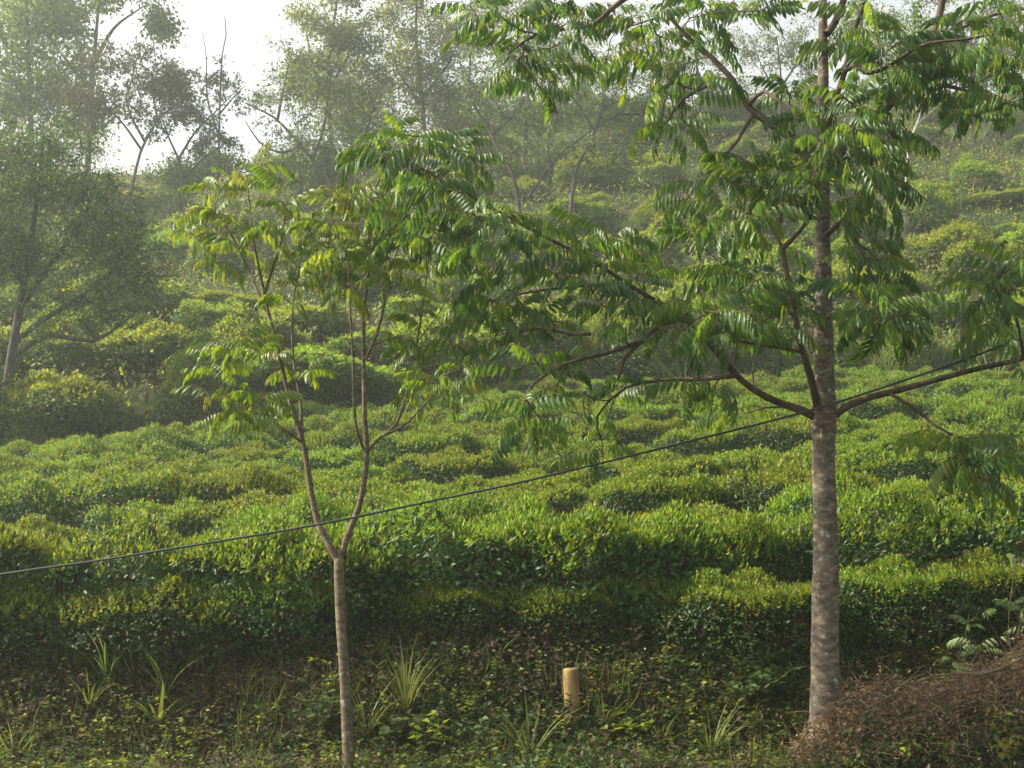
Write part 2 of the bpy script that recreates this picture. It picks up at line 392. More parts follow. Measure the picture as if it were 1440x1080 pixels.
for k, items in enumerate(rows):
    rn = ('front' if k == 0 else ORD[k]) + ' row'
    marks = [(1158, 'the thick trunk')]
    if k < 5: marks.append((470, 'the slim forked trunk'))
    for px, t in items:
        best = None
        for mx, nm in marks:
            if px >= mx: c = sum(1 for q, _ in items if mx <= q <= px); s = 'right'
            else: c = sum(1 for q, _ in items if px <= q < mx); s = 'left'
            if best is None or c < best[0]: best = (c, s, nm)
        c, s, nm = best
        w = ORD[min(c, 14) - 1] if c > 1 else 'nearest'
        t['label'] = f'leafy tea bush in the {rn}, {w} to the {s} of {nm}'
        t['category'] = 'tea bush'; t['group'] = f'tea bushes of the {rn}'

# ------------------------------------------------------------------ shrubs on the upper slope
shrub_protos = []; shrub_used = set()
for i, (wx, wy, hh, no, ny, w) in enumerate([(1.3, 1.1, 1.15, 3400, 1100, .9), (1.1, 1.2, 1.5, 3200, 900, 1.2), (1.5, 1.2, 1.0, 3800, 1200, .8), (1.2, 1.0, 1.3, 3000, 700, 1.2), (1.0, 1.0, 1.7, 2900, 800, 1.3)]):
    shrub_protos.append(bush_mesh(200 + i, wx, wy, hh, no, ny, .115, 2.0, w, ('shrub_dark', 'shrub_leaf', 'tea_brown')))
y = 37.0; lane = 0; shrubs = []
x = -15.0; li = []
while x < 17:
    yy = float(tea_edge(np.clip(x, -14, 14))) + rr.uniform(.7, 1.4); s = rr.uniform(.62, .95)
    t = plant(shrub_protos, shrub_used, rr.randrange(5), 'shrub', (x, yy, float(height(x, yy)) - .25), rr.uniform(0, 6.28), (s, s * .9, s * rr.uniform(.75, 1.05)))
    li.append((proj((x, yy, float(height(x, yy)) + .8))[0], t)); x += rr.uniform(1.2, 1.9)
shrubs.append(li)
while y < 74:
    lane_items = []
    x = -y * .40 - 1 + rr.uniform(0, 2)
    while x < y * .40 + 1.5:
        yy = y + rr.uniform(-.9, .9) - (35 - float(tea_edge(np.clip(x, -14, 14)))) * max(0, 1 - (y - 37) / 25)
        if rr.random() > .10 + (.25 if y > 52 else 0):
            k = rr.randrange(5); s = rr.uniform(.75, 1.2) * (1.15 if lane == 0 else 1)
            t = plant(shrub_protos, shrub_used, k, 'shrub', (x, yy, float(height(x, yy)) - .06), rr.uniform(0, 6.28), (s * 1.3, s * 1.2, s * rr.uniform(.45, .95)))
            lane_items.append((proj((x, yy, float(height(x, yy)) + .8))[0], t))
        x += rr.uniform(2.1, 3.1) * (1 + (y - 37) / 80)
    shrubs.append(lane_items)
    y += rr.uniform(2.3, 2.9) * (1 + lane * .05); lane += 1
bands = ['on the second line above the tea', 'low on the hazy slope', 'midway up the hazy slope', 'high on the hazy slope', 'near the hazy hilltop']
sides = ['behind the dark left tree', 'behind the slim forked tree', 'between the foreground trees', 'behind the thick trunk', 'at far right']
for k, items in enumerate(shrubs):
    b = bands[min(4, int(k * 5 / len(shrubs)))] if k else 'edging the tea plot'
    for px, t in items:
        s = sides[0] if px < 240 else sides[1] if px < 660 else sides[2] if px < 1020 else sides[3] if px < 1290 else sides[4]
        t['label'] = f'overgrown bushy shrub {b}, {s}'
        t['category'] = 'shrub'; t['group'] = f'shrubs {b} {s}'

# slope ground cover (stuff)
mb = MB(); n = 125000
y = rng.uniform(28, 78, n); x = rng.uniform(-1, 1, n) * (y * .40 + 2)
k = y > tea_edge(np.clip(x, -14, 14)) + .2; x, y = x[k], y[k]
z = height(x, y); p = np.stack([x, y, z + rng.random(len(x)) ** 2 * (.5 + .45 * np.sin(x * .9) ** 2 * np.sin(y * .8 + x * .3) ** 2)], -1)
d = norm(randdir(len(x)) * .8 + np.array([0, 0, .6])); Lf = rng.uniform(.09, .20, len(x))
place(mb, T_LEAF, p, d, norm(randdir(len(x)) * .6 + np.array([0, -.2, 1])), Lf, Lf * .5, rng.choice([0, 0, 1, 1, 2], len(x)))
n = 9000; y = rng.uniform(44, 78, n); x = rng.uniform(-1, 1, n) * (y * .40 + 2)
k = (np.sin(x * .3 + 1) * np.sin(y * .23) + rng.random(n)) > .75; x, y = x[k], y[k]
p = np.stack([x, y, height(x, y)], -1); d = norm(randdir(len(x)) * .35 + np.array([0, 0, 1])); Lf = rng.uniform(.4, 1.0, len(x))
place(mb, T_BLADE, p, d, norm(randdir(len(x)) * np.array([1, 1, .1])), Lf, .03, rng.choice([3, 3, 4], len(x)))
o = mb.build('slope_groundcover', [M['shrub_dark'], M['shrub_leaf'], M['tea_brown'], M['grass'], M['dry']]); tag(o, 'rough green ground cover over the upper hillside', 'ground cover', kind='stuff')

# ------------------------------------------------------------------ near bank undergrowth (stuff)
mb = MB(); n = 52000
y = rng.uniform(10.2, 12.6, n); x = rng.uniform(-5.8, 5.8, n)
pat = np.sin(x * 1.7 + np.sin(y * 2.3) * 1.4) * np.sin(y * 2.6 + x * .6) + rng.normal(0, .45, n)
z = height(x, y); p = np.stack([x, y, z + rng.random(n) ** 1.6 * (.12 + .08 * np.sin(x * 2.3) * np.sin(y * 3.1))], -1)
d = norm(randdir(n) + np.array([0, -.3, .35])); Lf = rng.uniform(.02, .065, n)
place(mb, T_LEAF, p, d, norm(randdir(n) * .7 + np.array([0, -.4, .8])), Lf, Lf * .5, np.where(pat + (x < -1.2) * .35 > .25, 1, 0))
n = 14000; y = rng.uniform(9.6, 13.4, n); x = rng.uniform(-7.5, 7.5, n); p = np.stack([x, y, height(x, y)], -1)
d = norm(randdir(n) * .9 + np.array([0, 0, .8])); Lf = rng.uniform(.06, .22, n)
place(mb, T_BLADE, p, d, randdir(n), Lf, rng.uniform(.003, .007, n), rng.choice([1, 1, 2], n))
n = 90; y = rng.uniform(10.6, 12.3, n); x = .7 + rng.normal(0, 1.3, n); p = np.stack([x, y, height(x, y) + .12], -1)
place(mb, T_LEAF, p, randdir(n), randdir(n), .02, .016, 3)
o = mb.build('undergrowth', [M['weed'], M['dry'], M['grass'], M['flower']]); tag(o, 'low tangled weeds and dry stalks on the shaded near bank', 'undergrowth', kind='stuff')
mb = MB(); n = 15000
y = rng.uniform(10.4, 12.3, n); x = rng.uniform(-5.5, 5.5, n); k = (np.sin(x * 2.1 + y) * np.sin(y * 1.9 - x * .8) + rng.normal(0, .6, n)) > -.7
x, y = x[k], y[k]; n = len(x); b = np.stack([x, y, height(x, y)], -1); hh_ = rng.uniform(.03, .10, n) + .2 * rng.random(n) ** 4; ln = rng.normal(0, .35, (n, 3)) + np.array([0, -.15, 1]); ln = norm(ln); mt_ = np.where(np.sin(x * 1.3 + 2) * np.sin(y * 2.2 + x) + rng.normal(0, .5, n) > .25, 1, rng.choice([0, 0, 2, 3], n))
place(mb, T_BLADE, b, ln, randdir(n), hh_ * 1.05, .006, 1)
for j in range(9):
    u = rng.uniform(.3, 1.05, n); az = rng.random(n) * 6.28; d = np.stack([np.cos(az), np.sin(az), rng.uniform(-.3, .6, n)], -1); Ls = rng.uniform(.02, .06, n)
    place(mb, T_LEAF, b + ln * (hh_ * u)[:, None], d, np.array([0, -.3, 1]) + rng.normal(0, .35, (n, 3)), Ls, Ls * .5, mt_)
cn = 90; cx = rng.uniform(-4.6, 4.2, cn); cy = rng.uniform(10.7, 12.0, cn); k = rng.integers(0, cn, 1700)
gx = cx[k] + rng.normal(0, .10, len(k)); gy = cy[k] + rng.normal(0, .07, len(k)); dd_ = randdir(len(k)) * 1.3; dd_[:, 2] = rng.uniform(.35, 1.1, len(k)); Ls = rng.uniform(.08, .34, len(k)) * (.6 + .6 * (k % 7) / 6)
place(mb, T_BLADE, np.stack([gx, gy, height(gx, gy)], -1), dd_, np.stack([-dd_[:, 0], -dd_[:, 1], .4 + 0 * gx], -1) * -1, Ls, rng.uniform(.004, .010, len(k)), np.where(k % 3 == 0, 1, 4))
o = mb.build('bank_weeds', [M['weed'], M['dry'], M['shrub_leaf'], M['shrub_dark'], M['grass']]); tag(o, 'leafy small weeds carpeting the shaded near bank', 'weeds', kind='stuff')
# litter and weeds between tea rows
mb = MB(); n = 16000
y = rng.uniform(13.2, 35, n); x = rng.uniform(-1, 1, n) * (y * .41 + 1); p = np.stack([x, y, height(x, y) + rng.random(n) ** 2 * .12], -1)
Lf = rng.uniform(.04, .09, n); place(mb, T_LEAF, p, norm(randdir(n) + np.array([0, 0, .3])), norm(randdir(n) * .6 + np.array([0, 0, 1])), Lf, Lf * .45, rng.choice([0, 1, 1], n))
o = mb.build('leaf_litter', [M['weed'], M['dry']]); tag(o, 'fallen leaves and small weeds between the tea rows', 'leaf litter', kind='stuff')

# ------------------------------------------------------------------ tree machinery
class Skel:
    def __init__(s): s.p = []; s.d = []; s.r = []; s.l = []; s.curves = []
    def limb(s, pts, r0, r1, lid, step=.12, n=10, bump=.0, pw=1.0):
        q = spline(pts, step); t = np.linspace(0, 1, len(q)) ** pw; r = r0 + (r1 - r0) * t
        s.curves.append((lid, q, r, n, bump)); s.push(q, r, lid); return q
    def push(s, q, r, lid):
        dd = norm(np.gradient(q, axis=0)); s.p += list(q); s.d += list(dd); s.r += list(r); s.l += [lid] * len(q)
    def attach(s, tip, rt=.006, lids=None, rmax=.03, wander=.06, up=.25, n=5, rootfrac=.7):
        Pn = np.array(s.p); D = np.array(s.d); v = tip - Pn; L = np.linalg.norm(v, axis=1)
        c = (v * D).sum(1) / np.maximum(L, 1e-6); cost = L * (1.7 - .7 * c)
        if lids is not None: cost = cost + np.array([0 if l in lids else 1e3 for l in s.l])
        i = int(np.argmin(cost)); a = Pn[i]; ln = L[i]
        t0 = norm(D[i] * .6 + v[i] / max(ln, 1e-6) * .9)
        m1 = a + t0 * ln * .4; m2 = tip - norm(v[i] / max(ln, 1e-6) + np.array([0, 0, up])) * ln * .3
        t = np.linspace(0, 1, max(4, int(ln / .15)))[:, None]
        q = (1 - t) ** 3 * a + 3 * t * (1 - t) ** 2 * m1 + 3 * t * t * (1 - t) * m2 + t ** 3 * tip
        q[1:-1] += rng.normal(0, wander * ln / len(q), (len(q) - 2, 3))
        r = np.linspace(min(rmax, s.r[i] * rootfrac, .004 + .012 * ln), rt, len(q))
        s.curves.append((s.l[i], q, r, n, 0)); s.push(q[1:], r[1:], s.l[i]); return q[-1] - q[-2]
    def mesh(s, lid, name, mat, parent):
        mb = MB()
        for l, q, r, n, b in s.curves:
            if l == lid: tube(mb, q - s.o, r, n, 0, None, b)
        return mb.build(name, [mat], parent, True)

# compound (pinnate) leaf templates
def pinnate(seed, pairs, droop, hang):
    r = np.random.default_rng(seed); mb = MB(); t = np.linspace(0, 1, 9)
    ang = .35 - droop * t ** 1.3 * 1.5
    pts = np.concatenate([[[0, 0, 0]], np.cumsum(np.stack([0 * t[1:], np.cos(ang[1:]), np.sin(ang[1:])], -1) / 8, 0)])
    def at(u):
        k = u * 8; i = min(7, int(k)); f = k - i; return pts[i] * (1 - f) + pts[i + 1] * f, norm(pts[i + 1] - pts[i])
    pos = []; dd = []; up = []; Ls = []
    for j in range(pairs):
        u = .2 + .76 * j / (pairs - 1); p, tg = at(u); sz = .33 * (math.sin(math.pi * (.18 + .66 * j / pairs)) ** .6)
        for sgn in (-1, 1):
            h = hang * r.uniform(.75, 1.25)
            d = norm(np.array([sgn * .8, 0, 0]) + tg * .45 + np.array([0, 0, -h]))
            pos.append(p); dd.append(d); up.append(norm(np.array([sgn * h * .8, .1, .7]) + r.normal(0, .25, 3))); Ls.append(sz * r.uniform(.7, 1.2) * (r.random() > .06) + .01)
    p, tg = at(1.0); pos.append(p); dd.append(tg); up.append(np.array([0, .3, 1.])); Ls.append(.26)
    Ls = np.array(Ls)
    place(mb, T_LANCE, np.array(pos), np.array(dd), np.array(up), Ls, Ls * .29, 0, r.random(len(Ls)))
    q0 = sum(len(q) for q in mb.q)
    tube(mb, pts, np.linspace(.008, .003, 9), 4, 1, .5)
    return np.concatenate(mb.v), np.concatenate(mb.q), np.concatenate(mb.m), np.concatenate(mb.r)
PIN = [pinnate(i, rng.integers(6, 11), rng.uniform(.4, 1.3), rng.uniform(1.4, 2.6)) for i in range(14)]
def rosettes(mb, o, tips, nleaf, Lr, new=.0, spread=1.0):
    """whorl of drooping compound leaves at each branch tip"""
    for tip, ax in tips:
        n = rng.integers(nleaf[0], nleaf[1] + 1); a0 = rng.random() * 6.28
        for i in range(n):
            az = a0 + i * 2.4 + rng.normal(0, .2); el = rng.uniform(-.40, .5) * spread
            d = np.array([math.cos(az) * math.cos(el), math.sin(az) * math.cos(el), math.sin(el)]) + norm(ax) * .45
            d = norm(d); up = norm(np.array([0, 0, 1.0]) + rng.normal(0, .2, 3))
            V, Q, m, r = PIN[rng.integers(14)]; Ls = rng.uniform(*Lr)
            x = norm(np.cross(d, up)); z = np.cross(x, d)
            # keep sag pointing down whatever the pitch
            p0 = tip - o - norm(ax) * rng.uniform(0, .10)
            W = p0 + (x * V[:, 0:1] + d * V[:, 1:2] + z * V[:, 2:3]) * Ls
            base = rng.random() * .6
            mm = m.copy(); mm[m == 1] = 2
            if rng.random() < new: mm[m == 0] = 1
            mb.add(W, Q, mm, np.clip(base + r * .4, 0, 1))

# ------------------------------------------------------------------ thick foreground tree (right)
YB = 10.75
def mk(pts, Y): return [P(px, py, Y + dy) for px, py, dy in pts]
base = ground_hit(1160, 1074); base = P(1160, 1074, YB); base[2] = float(height(base[0], YB))
S = Skel(); S.o = base
b0 = base.copy(); b0[2] -= .25
tr = [b0] + mk([(1161, 1000, 0), (1160, 900, 0), (1161, 760, 0), (1158, 640, 0), (1159, 560, 0), (1158, 420, 0), (1157, 300, .02), (1158, 150, .04), (1157, 0, .06), (1156, -160, .1), (1160, -330, .1)], YB)
q = spline(tr, .06); f = np.linspace(0, 1, len(q))
rad = np.interp(q[:, 2], [0, .35, 1.0, 1.6, 2.2, 3.4, 4.2, 5.2, 6.5], [.145, .122, .104, .096, .088, .073, .056, .043, .024])
# swelling at the whorl of branches
zw = P(1160, 585, YB)[2]; rad = rad + .018 * np.exp(-((q[:, 2] - zw) / .13) ** 2)
S.curves.append((0, q, rad, 20, .035)); S.push(q, rad, 0)
limbs = {}
def L_(i, pts, r0, r1, **k): S.limb(mk(pts, YB), r0, r1, i, n=8, bump=.05, **k)
L_(1, [(1155, 592, 0), (1128, 577, -.05), (1095, 566, -.1), (1060, 548, -.2), (1030, 522, -.3), (1003, 490, -.35), (965, 452, -.4), (925, 425, -.5), (880, 398, -.55), (835, 368, -.6), (790, 345, -.6), (735, 316, -.7), (690, 292, -.7), (655, 270, -.75), (620, 252, -.75), (585, 232, -.75), (565, 215, -.75)], .037, .006, pw=.62)
L_(1, [(960, 450, -.4), (932, 455, -.5), (903, 480, -.6), (878, 505, -.7), (869, 535, -.75)], .024, .010)
L_(1, [(1035, 528, -.3), (990, 533, -.25), (930, 535, -.1), (880, 545, 0), (840, 585, .1), (846, 620, .1)], .020, .007)
L_(1, [(903, 480, -.6), (850, 498, -.8), (800, 510, -.9), (750, 540, -1.0), (735, 575, -1.0)], .018, .006)
L_(1, [(880, 398, -.55), (820, 402, -.3), (750, 410, -.1), (680, 425, 0)], .016, .006)
L_(1, [(830, 470, -.6), (800, 470, -.5), (760, 462, -.5), (700, 470, -.4)], .014, .006)
L_(2, [(1150, 572, -.1), (1140, 530, -.25), (1124, 480, -.32), (1114, 420, -.38), (1104, 372, -.42), (1099, 346, -.45), (1080, 310, -.5), (1062, 280, -.55)], .034, .009)
L_(2, [(1100, 350, -.45), (1125, 325, -.5), (1143, 298, -.6), (1152, 268, -.7)], .020, .009)
L_(2, [(1128, 495, -.3), (1090, 488, -.4), (1050, 482, -.5), (1000, 470, -.6)], .014, .006)
L_(3, [(1168, 590, 0), (1190, 572, -.08), (1225, 558, -.12), (1260, 550, -.15), (1320, 533, -.2), (1380, 517, -.2), (1450, 500, -.2), (1560, 450, -.3)], .031, .014)
L_(3, [(1250, 553, -.15), (1280, 570, -.25), (1312, 596, -.35), (1345, 615, -.4)], .014, .007)
L_(3, [(1440, 503, -.2), (1430, 450, -.4), (1410, 410, -.5)], .014, .007)
L_(4, [(1152, 255, 0), (1120, 200, .1), (1085, 175, .15), (1052, 150, .2), (1030, 112, .25), (1000, 80, .3), (960, 45, .3), (930, 10, .3)], .042, .012)
L_(4, [(1052, 150, .2), (1075, 128, 0), (1110, 155, -.15), (1132, 168, -.2)], .018, .008)
L_(4, [(1030, 112, .25), (1000, 118, .1), (960, 140, 0), (935, 175, -.1)], .022, .008)
L_(4, [(1060, 158, .2), (1035, 200, .1), (1000, 240, 0), (975, 265, -.1)], .018, .007)
L_(5, [(1155, -60, 0), (1080, -90, -.1), (960, -60, -.3), (890, -10, -.4), (858, 14, -.4), (835, 34, -.4), (800, 40, -.4), (755, 48, -.5), (715, 75, -.5)], .040, .008)
L_(6, [(1163, 175, 0), (1178, 130, -.1), (1190, 95, -.15), (1197, 55, -.2), (1212, 15, -.3), (1225, -40, -.3)], .026, .013)
L_(6, [(1190, 98, -.15), (1205, 93, -.2), (1222, 103, -.25), (1252, 92, -.3), (1280, 72, -.4), (1310, 60, -.5), (1360, 55, -.6), (1410, 45, -.6)], .022, .008)
L_(7, [(1166, 235, 0), (1200, 190, .1), (1240, 157, .2), (1275, 120, .25), (1296, 90, .3), (1316, 40, .35), (1330, -20, .4)], .048, .028)
L_(7, [(1270, 125, .25), (1310, 118, .1), (1350, 125, 0), (1395, 140, -.1), (1430, 150, -.1)], .022, .007)
L_(7, [(1305, 65, .3), (1350, 40, .2), (1400, 20, .1), (1460, 10, 0)], .022, .008)
L_(8, [(1162, 330, -.05), (1185, 310, -.25), (1210, 280, -.4), (1225, 230, -.5), (1222, 175, -.5)], .022, .008)
L_(8, [(1185, 312, -.25), (1205, 340, -.4), (1225, 385, -.55), (1240, 430, -.6)], .018, .006)
L_(9, [(1163, 48, 0), (1180, 20, .05), (1192, -30, .1), (1196, -120, .1)], .032, .018)
tips_px = {
 5: [(700, 20), (760, 10), (800, 30), (690, 60), (740, 70), (785, 62), (720, 100), (770, 100), (762, 128), (820, 10), (660, 5)],
 4: [(870, 40), (900, 22), (930, 52), (970, 25), (1000, 5), (880, 78), (920, 95), (965, 90), (935, 130), (975, 150), (928, 178), (962, 186), (1000, 62), (1040, 20), (990, 115), (1110, 130), (1130, 160), (850, 90), (1010, 250), (980, 268), (960, 290), (1010, 220), (1075, 15), (1040, -30), (960, -30)],
 6: [(1180, 62), (1232, 45), (1262, 60), (1300, 62), (1240, 82), (1290, 92), (1210, 18), (1255, 105), (1330, 75), (1360, 25), (1400, 10), (1420, 40), (1390, 62), (1230, -30)],
 7: [(1350, 108), (1400, 100), (1432, 85), (1340, 140), (1380, 150), (1425, 138), (1370, 165), (1300, 135), (1275, 130), (1440, 40), (1450, 110), (1330, 100)],
 8: [(1190, 140), (1222, 132), (1162, 165), (1242, 170), (1200, 180), (1252, 200), (1150, 195), (1182, 212), (1222, 218), (1250, 245), (1200, 240), (1240, 265), (1200, 282), (1222, 302), (1222, 352), (1242, 375), (1252, 402), (1270, 425), (1210, 402), (1232, 432), (1215, 462), (1245, 455), (1265, 450)],
 2: [(1050, 225), (1082, 232), (1042, 245), (1060, 260), (1092, 272), (1120, 235), (1132, 252), (1010, 290), (1100, 300), (1000, 330), (1060, 302), (1150, 240), (1030, 310), (1032, 382), (1062, 392), (1092, 402), (1042, 432), (1062, 452), (1092, 462), (1022, 462), (1000, 400), (980, 425), (1100, 432), (970, 330), (1010, 440), (1080, 340)],
 1: [(560, 204), (590, 202), (620, 212), (640, 232), (540, 222), (580, 242), (602, 262), (560, 272), (530, 262), (630, 272), (650, 262), (540, 302), (582, 312), (612, 312), (562, 342), (602, 342), (572, 190), (640, 330), (655, 350), (550, 185), (605, 195), (635, 205), (520, 225), (600, 320), (570, 320), (545, 330), (620, 350), (655, 225), (830, 322), (870, 330), (800, 352), (850, 372), (900, 352), (918, 380), (830, 400), (880, 402), (780, 382), (750, 340), (720, 302), (700, 318), (740, 402), (692, 422), (680, 442), (720, 432), (760, 442), (662, 432), (700, 482), (740, 472), (790, 452), (850, 432), (900, 422), (932, 425), (940, 462), (880, 462), (720, 522), (750, 502), (790, 522), (830, 502), (780, 552), (820, 552), (862, 532), (740, 562), (760, 590), (800, 582), (742, 612), (850, 602), (848, 640), (865, 560), (1000, 552), (1020, 580), (975, 540), (830, 345), (770, 320), (690, 350), (660, 330), (1005, 480), (700, 385), (640, 285), (665, 300), (1070, 480)],
 3: [(1372, 392), (1400, 372), (1422, 402), (1362, 425), (1412, 432), (1402, 470), (1432, 480), (1390, 402), (1342, 620), (1372, 615), (1402, 635), (1425, 640), (1360, 648), (1392, 658), (1382, 678), (1440, 360), (1450, 620)],
}
tree = empty('toona_tree', base, 'tall straight tree with one thick mottled trunk and large drooping feathery leaves', 'tree')
cb = MB()
S_main = len(S.curves)
for lid, tl in tips_px.items():
    lp = np.array([p for p, l in zip(S.p, S.l) if l == lid]); 
    lst = []
    for px, py in tl:
        # depth of the tip: near the depth of its limb, scattered to give the crown volume
        near = lp[np.argmin([abs(proj(p)[0] - px) + abs(proj(p)[1] - py) for p in lp])]
        lst.append(P(px, py, near[1] + rng.normal(0, .38)))
    lst.sort(key=lambda t: np.min(np.linalg.norm(lp - t, axis=1)))
    for t in lst:
        ax = S.attach(t, .005, [lid], .016, .05, .2); 
        rosettes(cb, base, [(t, ax + np.array([0, 0, .01]))], (3, 6) if lid == 1 else (5, 8), (.22, .40) if lid == 1 else (.25, .42), .02)
S.mesh(0, 'trunk', M['bark_big'], tree)
for lid in range(1, 10):
    if any(l == lid for l, *_ in S.curves): S.mesh(lid, 'branch', M['bark_limb'], tree)
cb.build('crown', [M['big_leaf'], M['new_leaf'], M['rachis']], tree)

# ------------------------------------------------------------------ slim forked foreground tree (left)
YS = 10.6
base = P(491, 1078, YS); base[2] = float(height(base[0], YS))
S = Skel(); S.o = base
b0 = base.copy(); b0[2] -= .25
def mk2(pts): return [P(px, py, YS + dy) for px, py, dy in pts]
S.limb([b0] + mk2([(489, 1040, 0), (485, 960, 0), (480, 880, 0), (477, 820, 0), (476, 785, 0)]), .047, .035, 0, n=12, bump=.06)
def L2(i, pts, r0, r1, n=8): S.limb(mk2(pts), r0, r1, i, n=n, bump=.05)
L2(1, [(476, 790, 0), (462, 765, 0), (447, 735, .05), (437, 690, .1), (429, 635, .1), (420, 600, .1), (407, 560, .1), (395, 510, .1), (384, 465, .1), (374, 425, .1), (365, 380, .05), (356, 335, 0), (352, 300, 0)], .029, .006)
L2(1, [(428, 625, .1), (412, 612, 0), (395, 602, -.1), (380, 588, -.2), (368, 568, -.25)], .012, .005)
L2(1, [(380, 450, .1), (362, 410, .2), (345, 370, .3), (325, 330, .3), (305, 300, .3)], .012, .004)
L2(1, [(425, 610, .1), (422, 560, .2), (412, 500, .3), (412, 430, .3), (420, 380, .3), (430, 330, .3)], .013, .004)
L2(1, [(372, 415, .1), (385, 370, 0), (398, 330, -.1), (402, 290, -.1)], .013, .006)
L2(2, [(478, 785, 0), (490, 750, 0), (505, 712, 0), (513, 670, 0), (516, 635, 0), (513, 590, 0), (512, 540, 0), (511, 490, 0), (512, 440, 0), (516, 400, 0), (520, 350, 0), (515, 300, 0), (508, 265, 0)], .027, .005)
L2(2, [(516, 640, 0), (503, 610, -.1), (498, 570, -.15), (496, 500, -.2), (492, 430, -.2), (490, 380, -.2), (486, 330, -.2)], .012, .004)
L2(2, [(519, 632, 0), (535, 615, .05), (557, 597, .1), (568, 565, .15), (580, 525, .2), (587, 480, .2), (596, 420, .2), (602, 370, .2), (606, 340, .2)], .014, .004)
L2(2, [(540, 612, .05), (565, 600, 0), (585, 582, -.1), (605, 560, -.15), (630, 540, -.2)], .012, .005)
L2(2, [(514, 505, 0), (530, 470, -.1), (540, 430, -.15), (545, 390, -.2), (560, 350, -.2)], .012, .006)
tips2 = {1: [(330, 245), (362, 236), (290, 268), (312, 258), (350, 268), (392, 258), (405, 282), (272, 308), (302, 298), (342, 308), (282, 338), (262, 326), (382, 318), (422, 306), (432, 328), (402, 358), (332, 345), (362, 330), (340, 480), (312, 490), (362, 488), (302, 520), (290, 548), (332, 540), (382, 500), (350, 578), (375, 590), (312, 578), (372, 560), (402, 420), (432, 400), (440, 372), (440, 512), (425, 525), (310, 375)],
 2: [(510, 292), (500, 322), (522, 342), (490, 284), (500, 372), (540, 382), (582, 372), (612, 382), (580, 422), (602, 462), (590, 492), (622, 492), (560, 472), (620, 530), (640, 540), (600, 540), (650, 482), (660, 512), (480, 402), (590, 560), (462, 312), (450, 345), (465, 385), (630, 420), (515, 265), (525, 300), (500, 300), (505, 345), (480, 300), (470, 330), (545, 360), (560, 400), (470, 355), (520, 375), (495, 265)]}
tree = empty('sapling_tree', base, 'slim young tree forking low into two upright stems with light green feathery leaves', 'tree')
cb = MB()
for lid, tl in tips2.items():
    lp = np.array([p for p, l in zip(S.p, S.l) if l == lid]); lst = []
    for px, py in tl:
        near = lp[np.argmin([abs(proj(p)[0] - px) + abs(proj(p)[1] - py) for p in lp])]
        lst.append((P(px, py, near[1] + rng.normal(0, .28)), py))
    lst.sort(key=lambda t: np.min(np.linalg.norm(lp - t[0], axis=1)))
    for t, py in lst:
        ax = S.attach(t, .004, [lid], .010, .05, .25)
        rosettes(cb, base, [(t, ax + np.array([0, 0, .01]))], (4, 6), (.17, .36), .16 if py < 330 else .04)
S.mesh(0, 'trunk', M['bark_slim'], tree)
for lid in (1, 2): S.mesh(lid, 'branch', M['bark_slim'], tree)
cb.build('crown', [M['slim_leaf'], M['new_leaf'], M['rachis']], tree)

# ------------------------------------------------------------------ background trees
def bgtree(label, Y, trunks, blobs, ntips, nl, leaf, lm, bm='bark_far', r0=.14, spread=.35, name='tree', group='trees on the hazy hilltop', rt=.012):
    """trunks: list of pixel polylines (px,py[,dy]); blobs: crown masses (px,py,rx,ry,weight) in pixels"""
    ft = trunks[0][0]; b = P(ft[0], ft[1], Y); b[2] = float(height(b[0], Y)) 
    S = Skel(); S.o = b; sc = Y / FPX; r0 *= .72; rt *= .7; ntips = int(ntips * 1.5)
    for k, t in enumerate(trunks):
        pts = [P(a[0], a[1], Y + (a[2] if len(a) > 2 else 0)) for a in t]
        if k == 0 and pts[0][2] > b[2] - .2: pts = [b - np.array([0, 0, .3])] + pts[1:]
        rr0 = r0 if k == 0 else r0 * .6
        S.limb(pts, rr0, rr0 * .25, 0 if k == 0 else 1, step=.35, n=7)
    w = np.array([bb[4] if len(bb) > 4 else bb[2] * bb[3] for bb in blobs], float); w /= w.sum()
    tips = []
    for i in range(ntips):
        bb = blobs[rng.choice(len(blobs), p=w)]; u = randdir(1)[0] * rng.random() ** .4
        if i % 4 == 0 or not len(tips): sub = P(bb[0] + u[0] * bb[2], bb[1] + u[2] * bb[3], Y) + np.array([0, u[1] * bb[2] * sc * .9, 0]); srad = min(bb[2], bb[3]) * sc * .36
        t = sub + randdir(1)[0] * srad * rng.uniform(.3, 1.3) * np.array([1.3, 1.3, .7])
        g = float(height(t[0], t[1])) + .3
        if t[2] < g: t[2] = g
        tips.append(t)
    lp = np.array(S.p); tips.sort(key=lambda t: np.min(np.linalg.norm(lp - t, axis=1)))
    for t in tips: S.attach(t, rt, None, r0 * .45, .12, .15, 4)
    tr = empty(name, b, label, 'tree', group)
    S.mesh(0, 'trunk', M[bm], tr)
    if any(l == 1 for l, *_ in S.curves): S.mesh(1, 'branch', M[bm], tr)
    nl = int(nl * 1.05); leaf *= 1.05; spread *= .66
    mb = MB(); T = np.array(tips); n = len(T) * nl
    p = np.repeat(T, nl, 0) + rng.normal(0, 1, (n, 3)) * spread * np.array([1, 1, .75]) - b
    Lf = leaf * rng.uniform(.6, 1.3, n)
    place(mb, T_LEAF, p, norm(randdir(n) + np.array([0, 0, -.2])), randdir(n), Lf, Lf * .55)
    for t in T:
        for j in range(5):
            e = t + randdir(1)[0] * rng.uniform(.3, 1.0) * spread * 2.2; tube(mb, np.array([t, (t + e) / 2 + rng.normal(0, .05, 3), e]) - b, [.012, .009, .006], 3, 1)
    mb.build('crown', [M[lm], M[bm]], tr); return tr

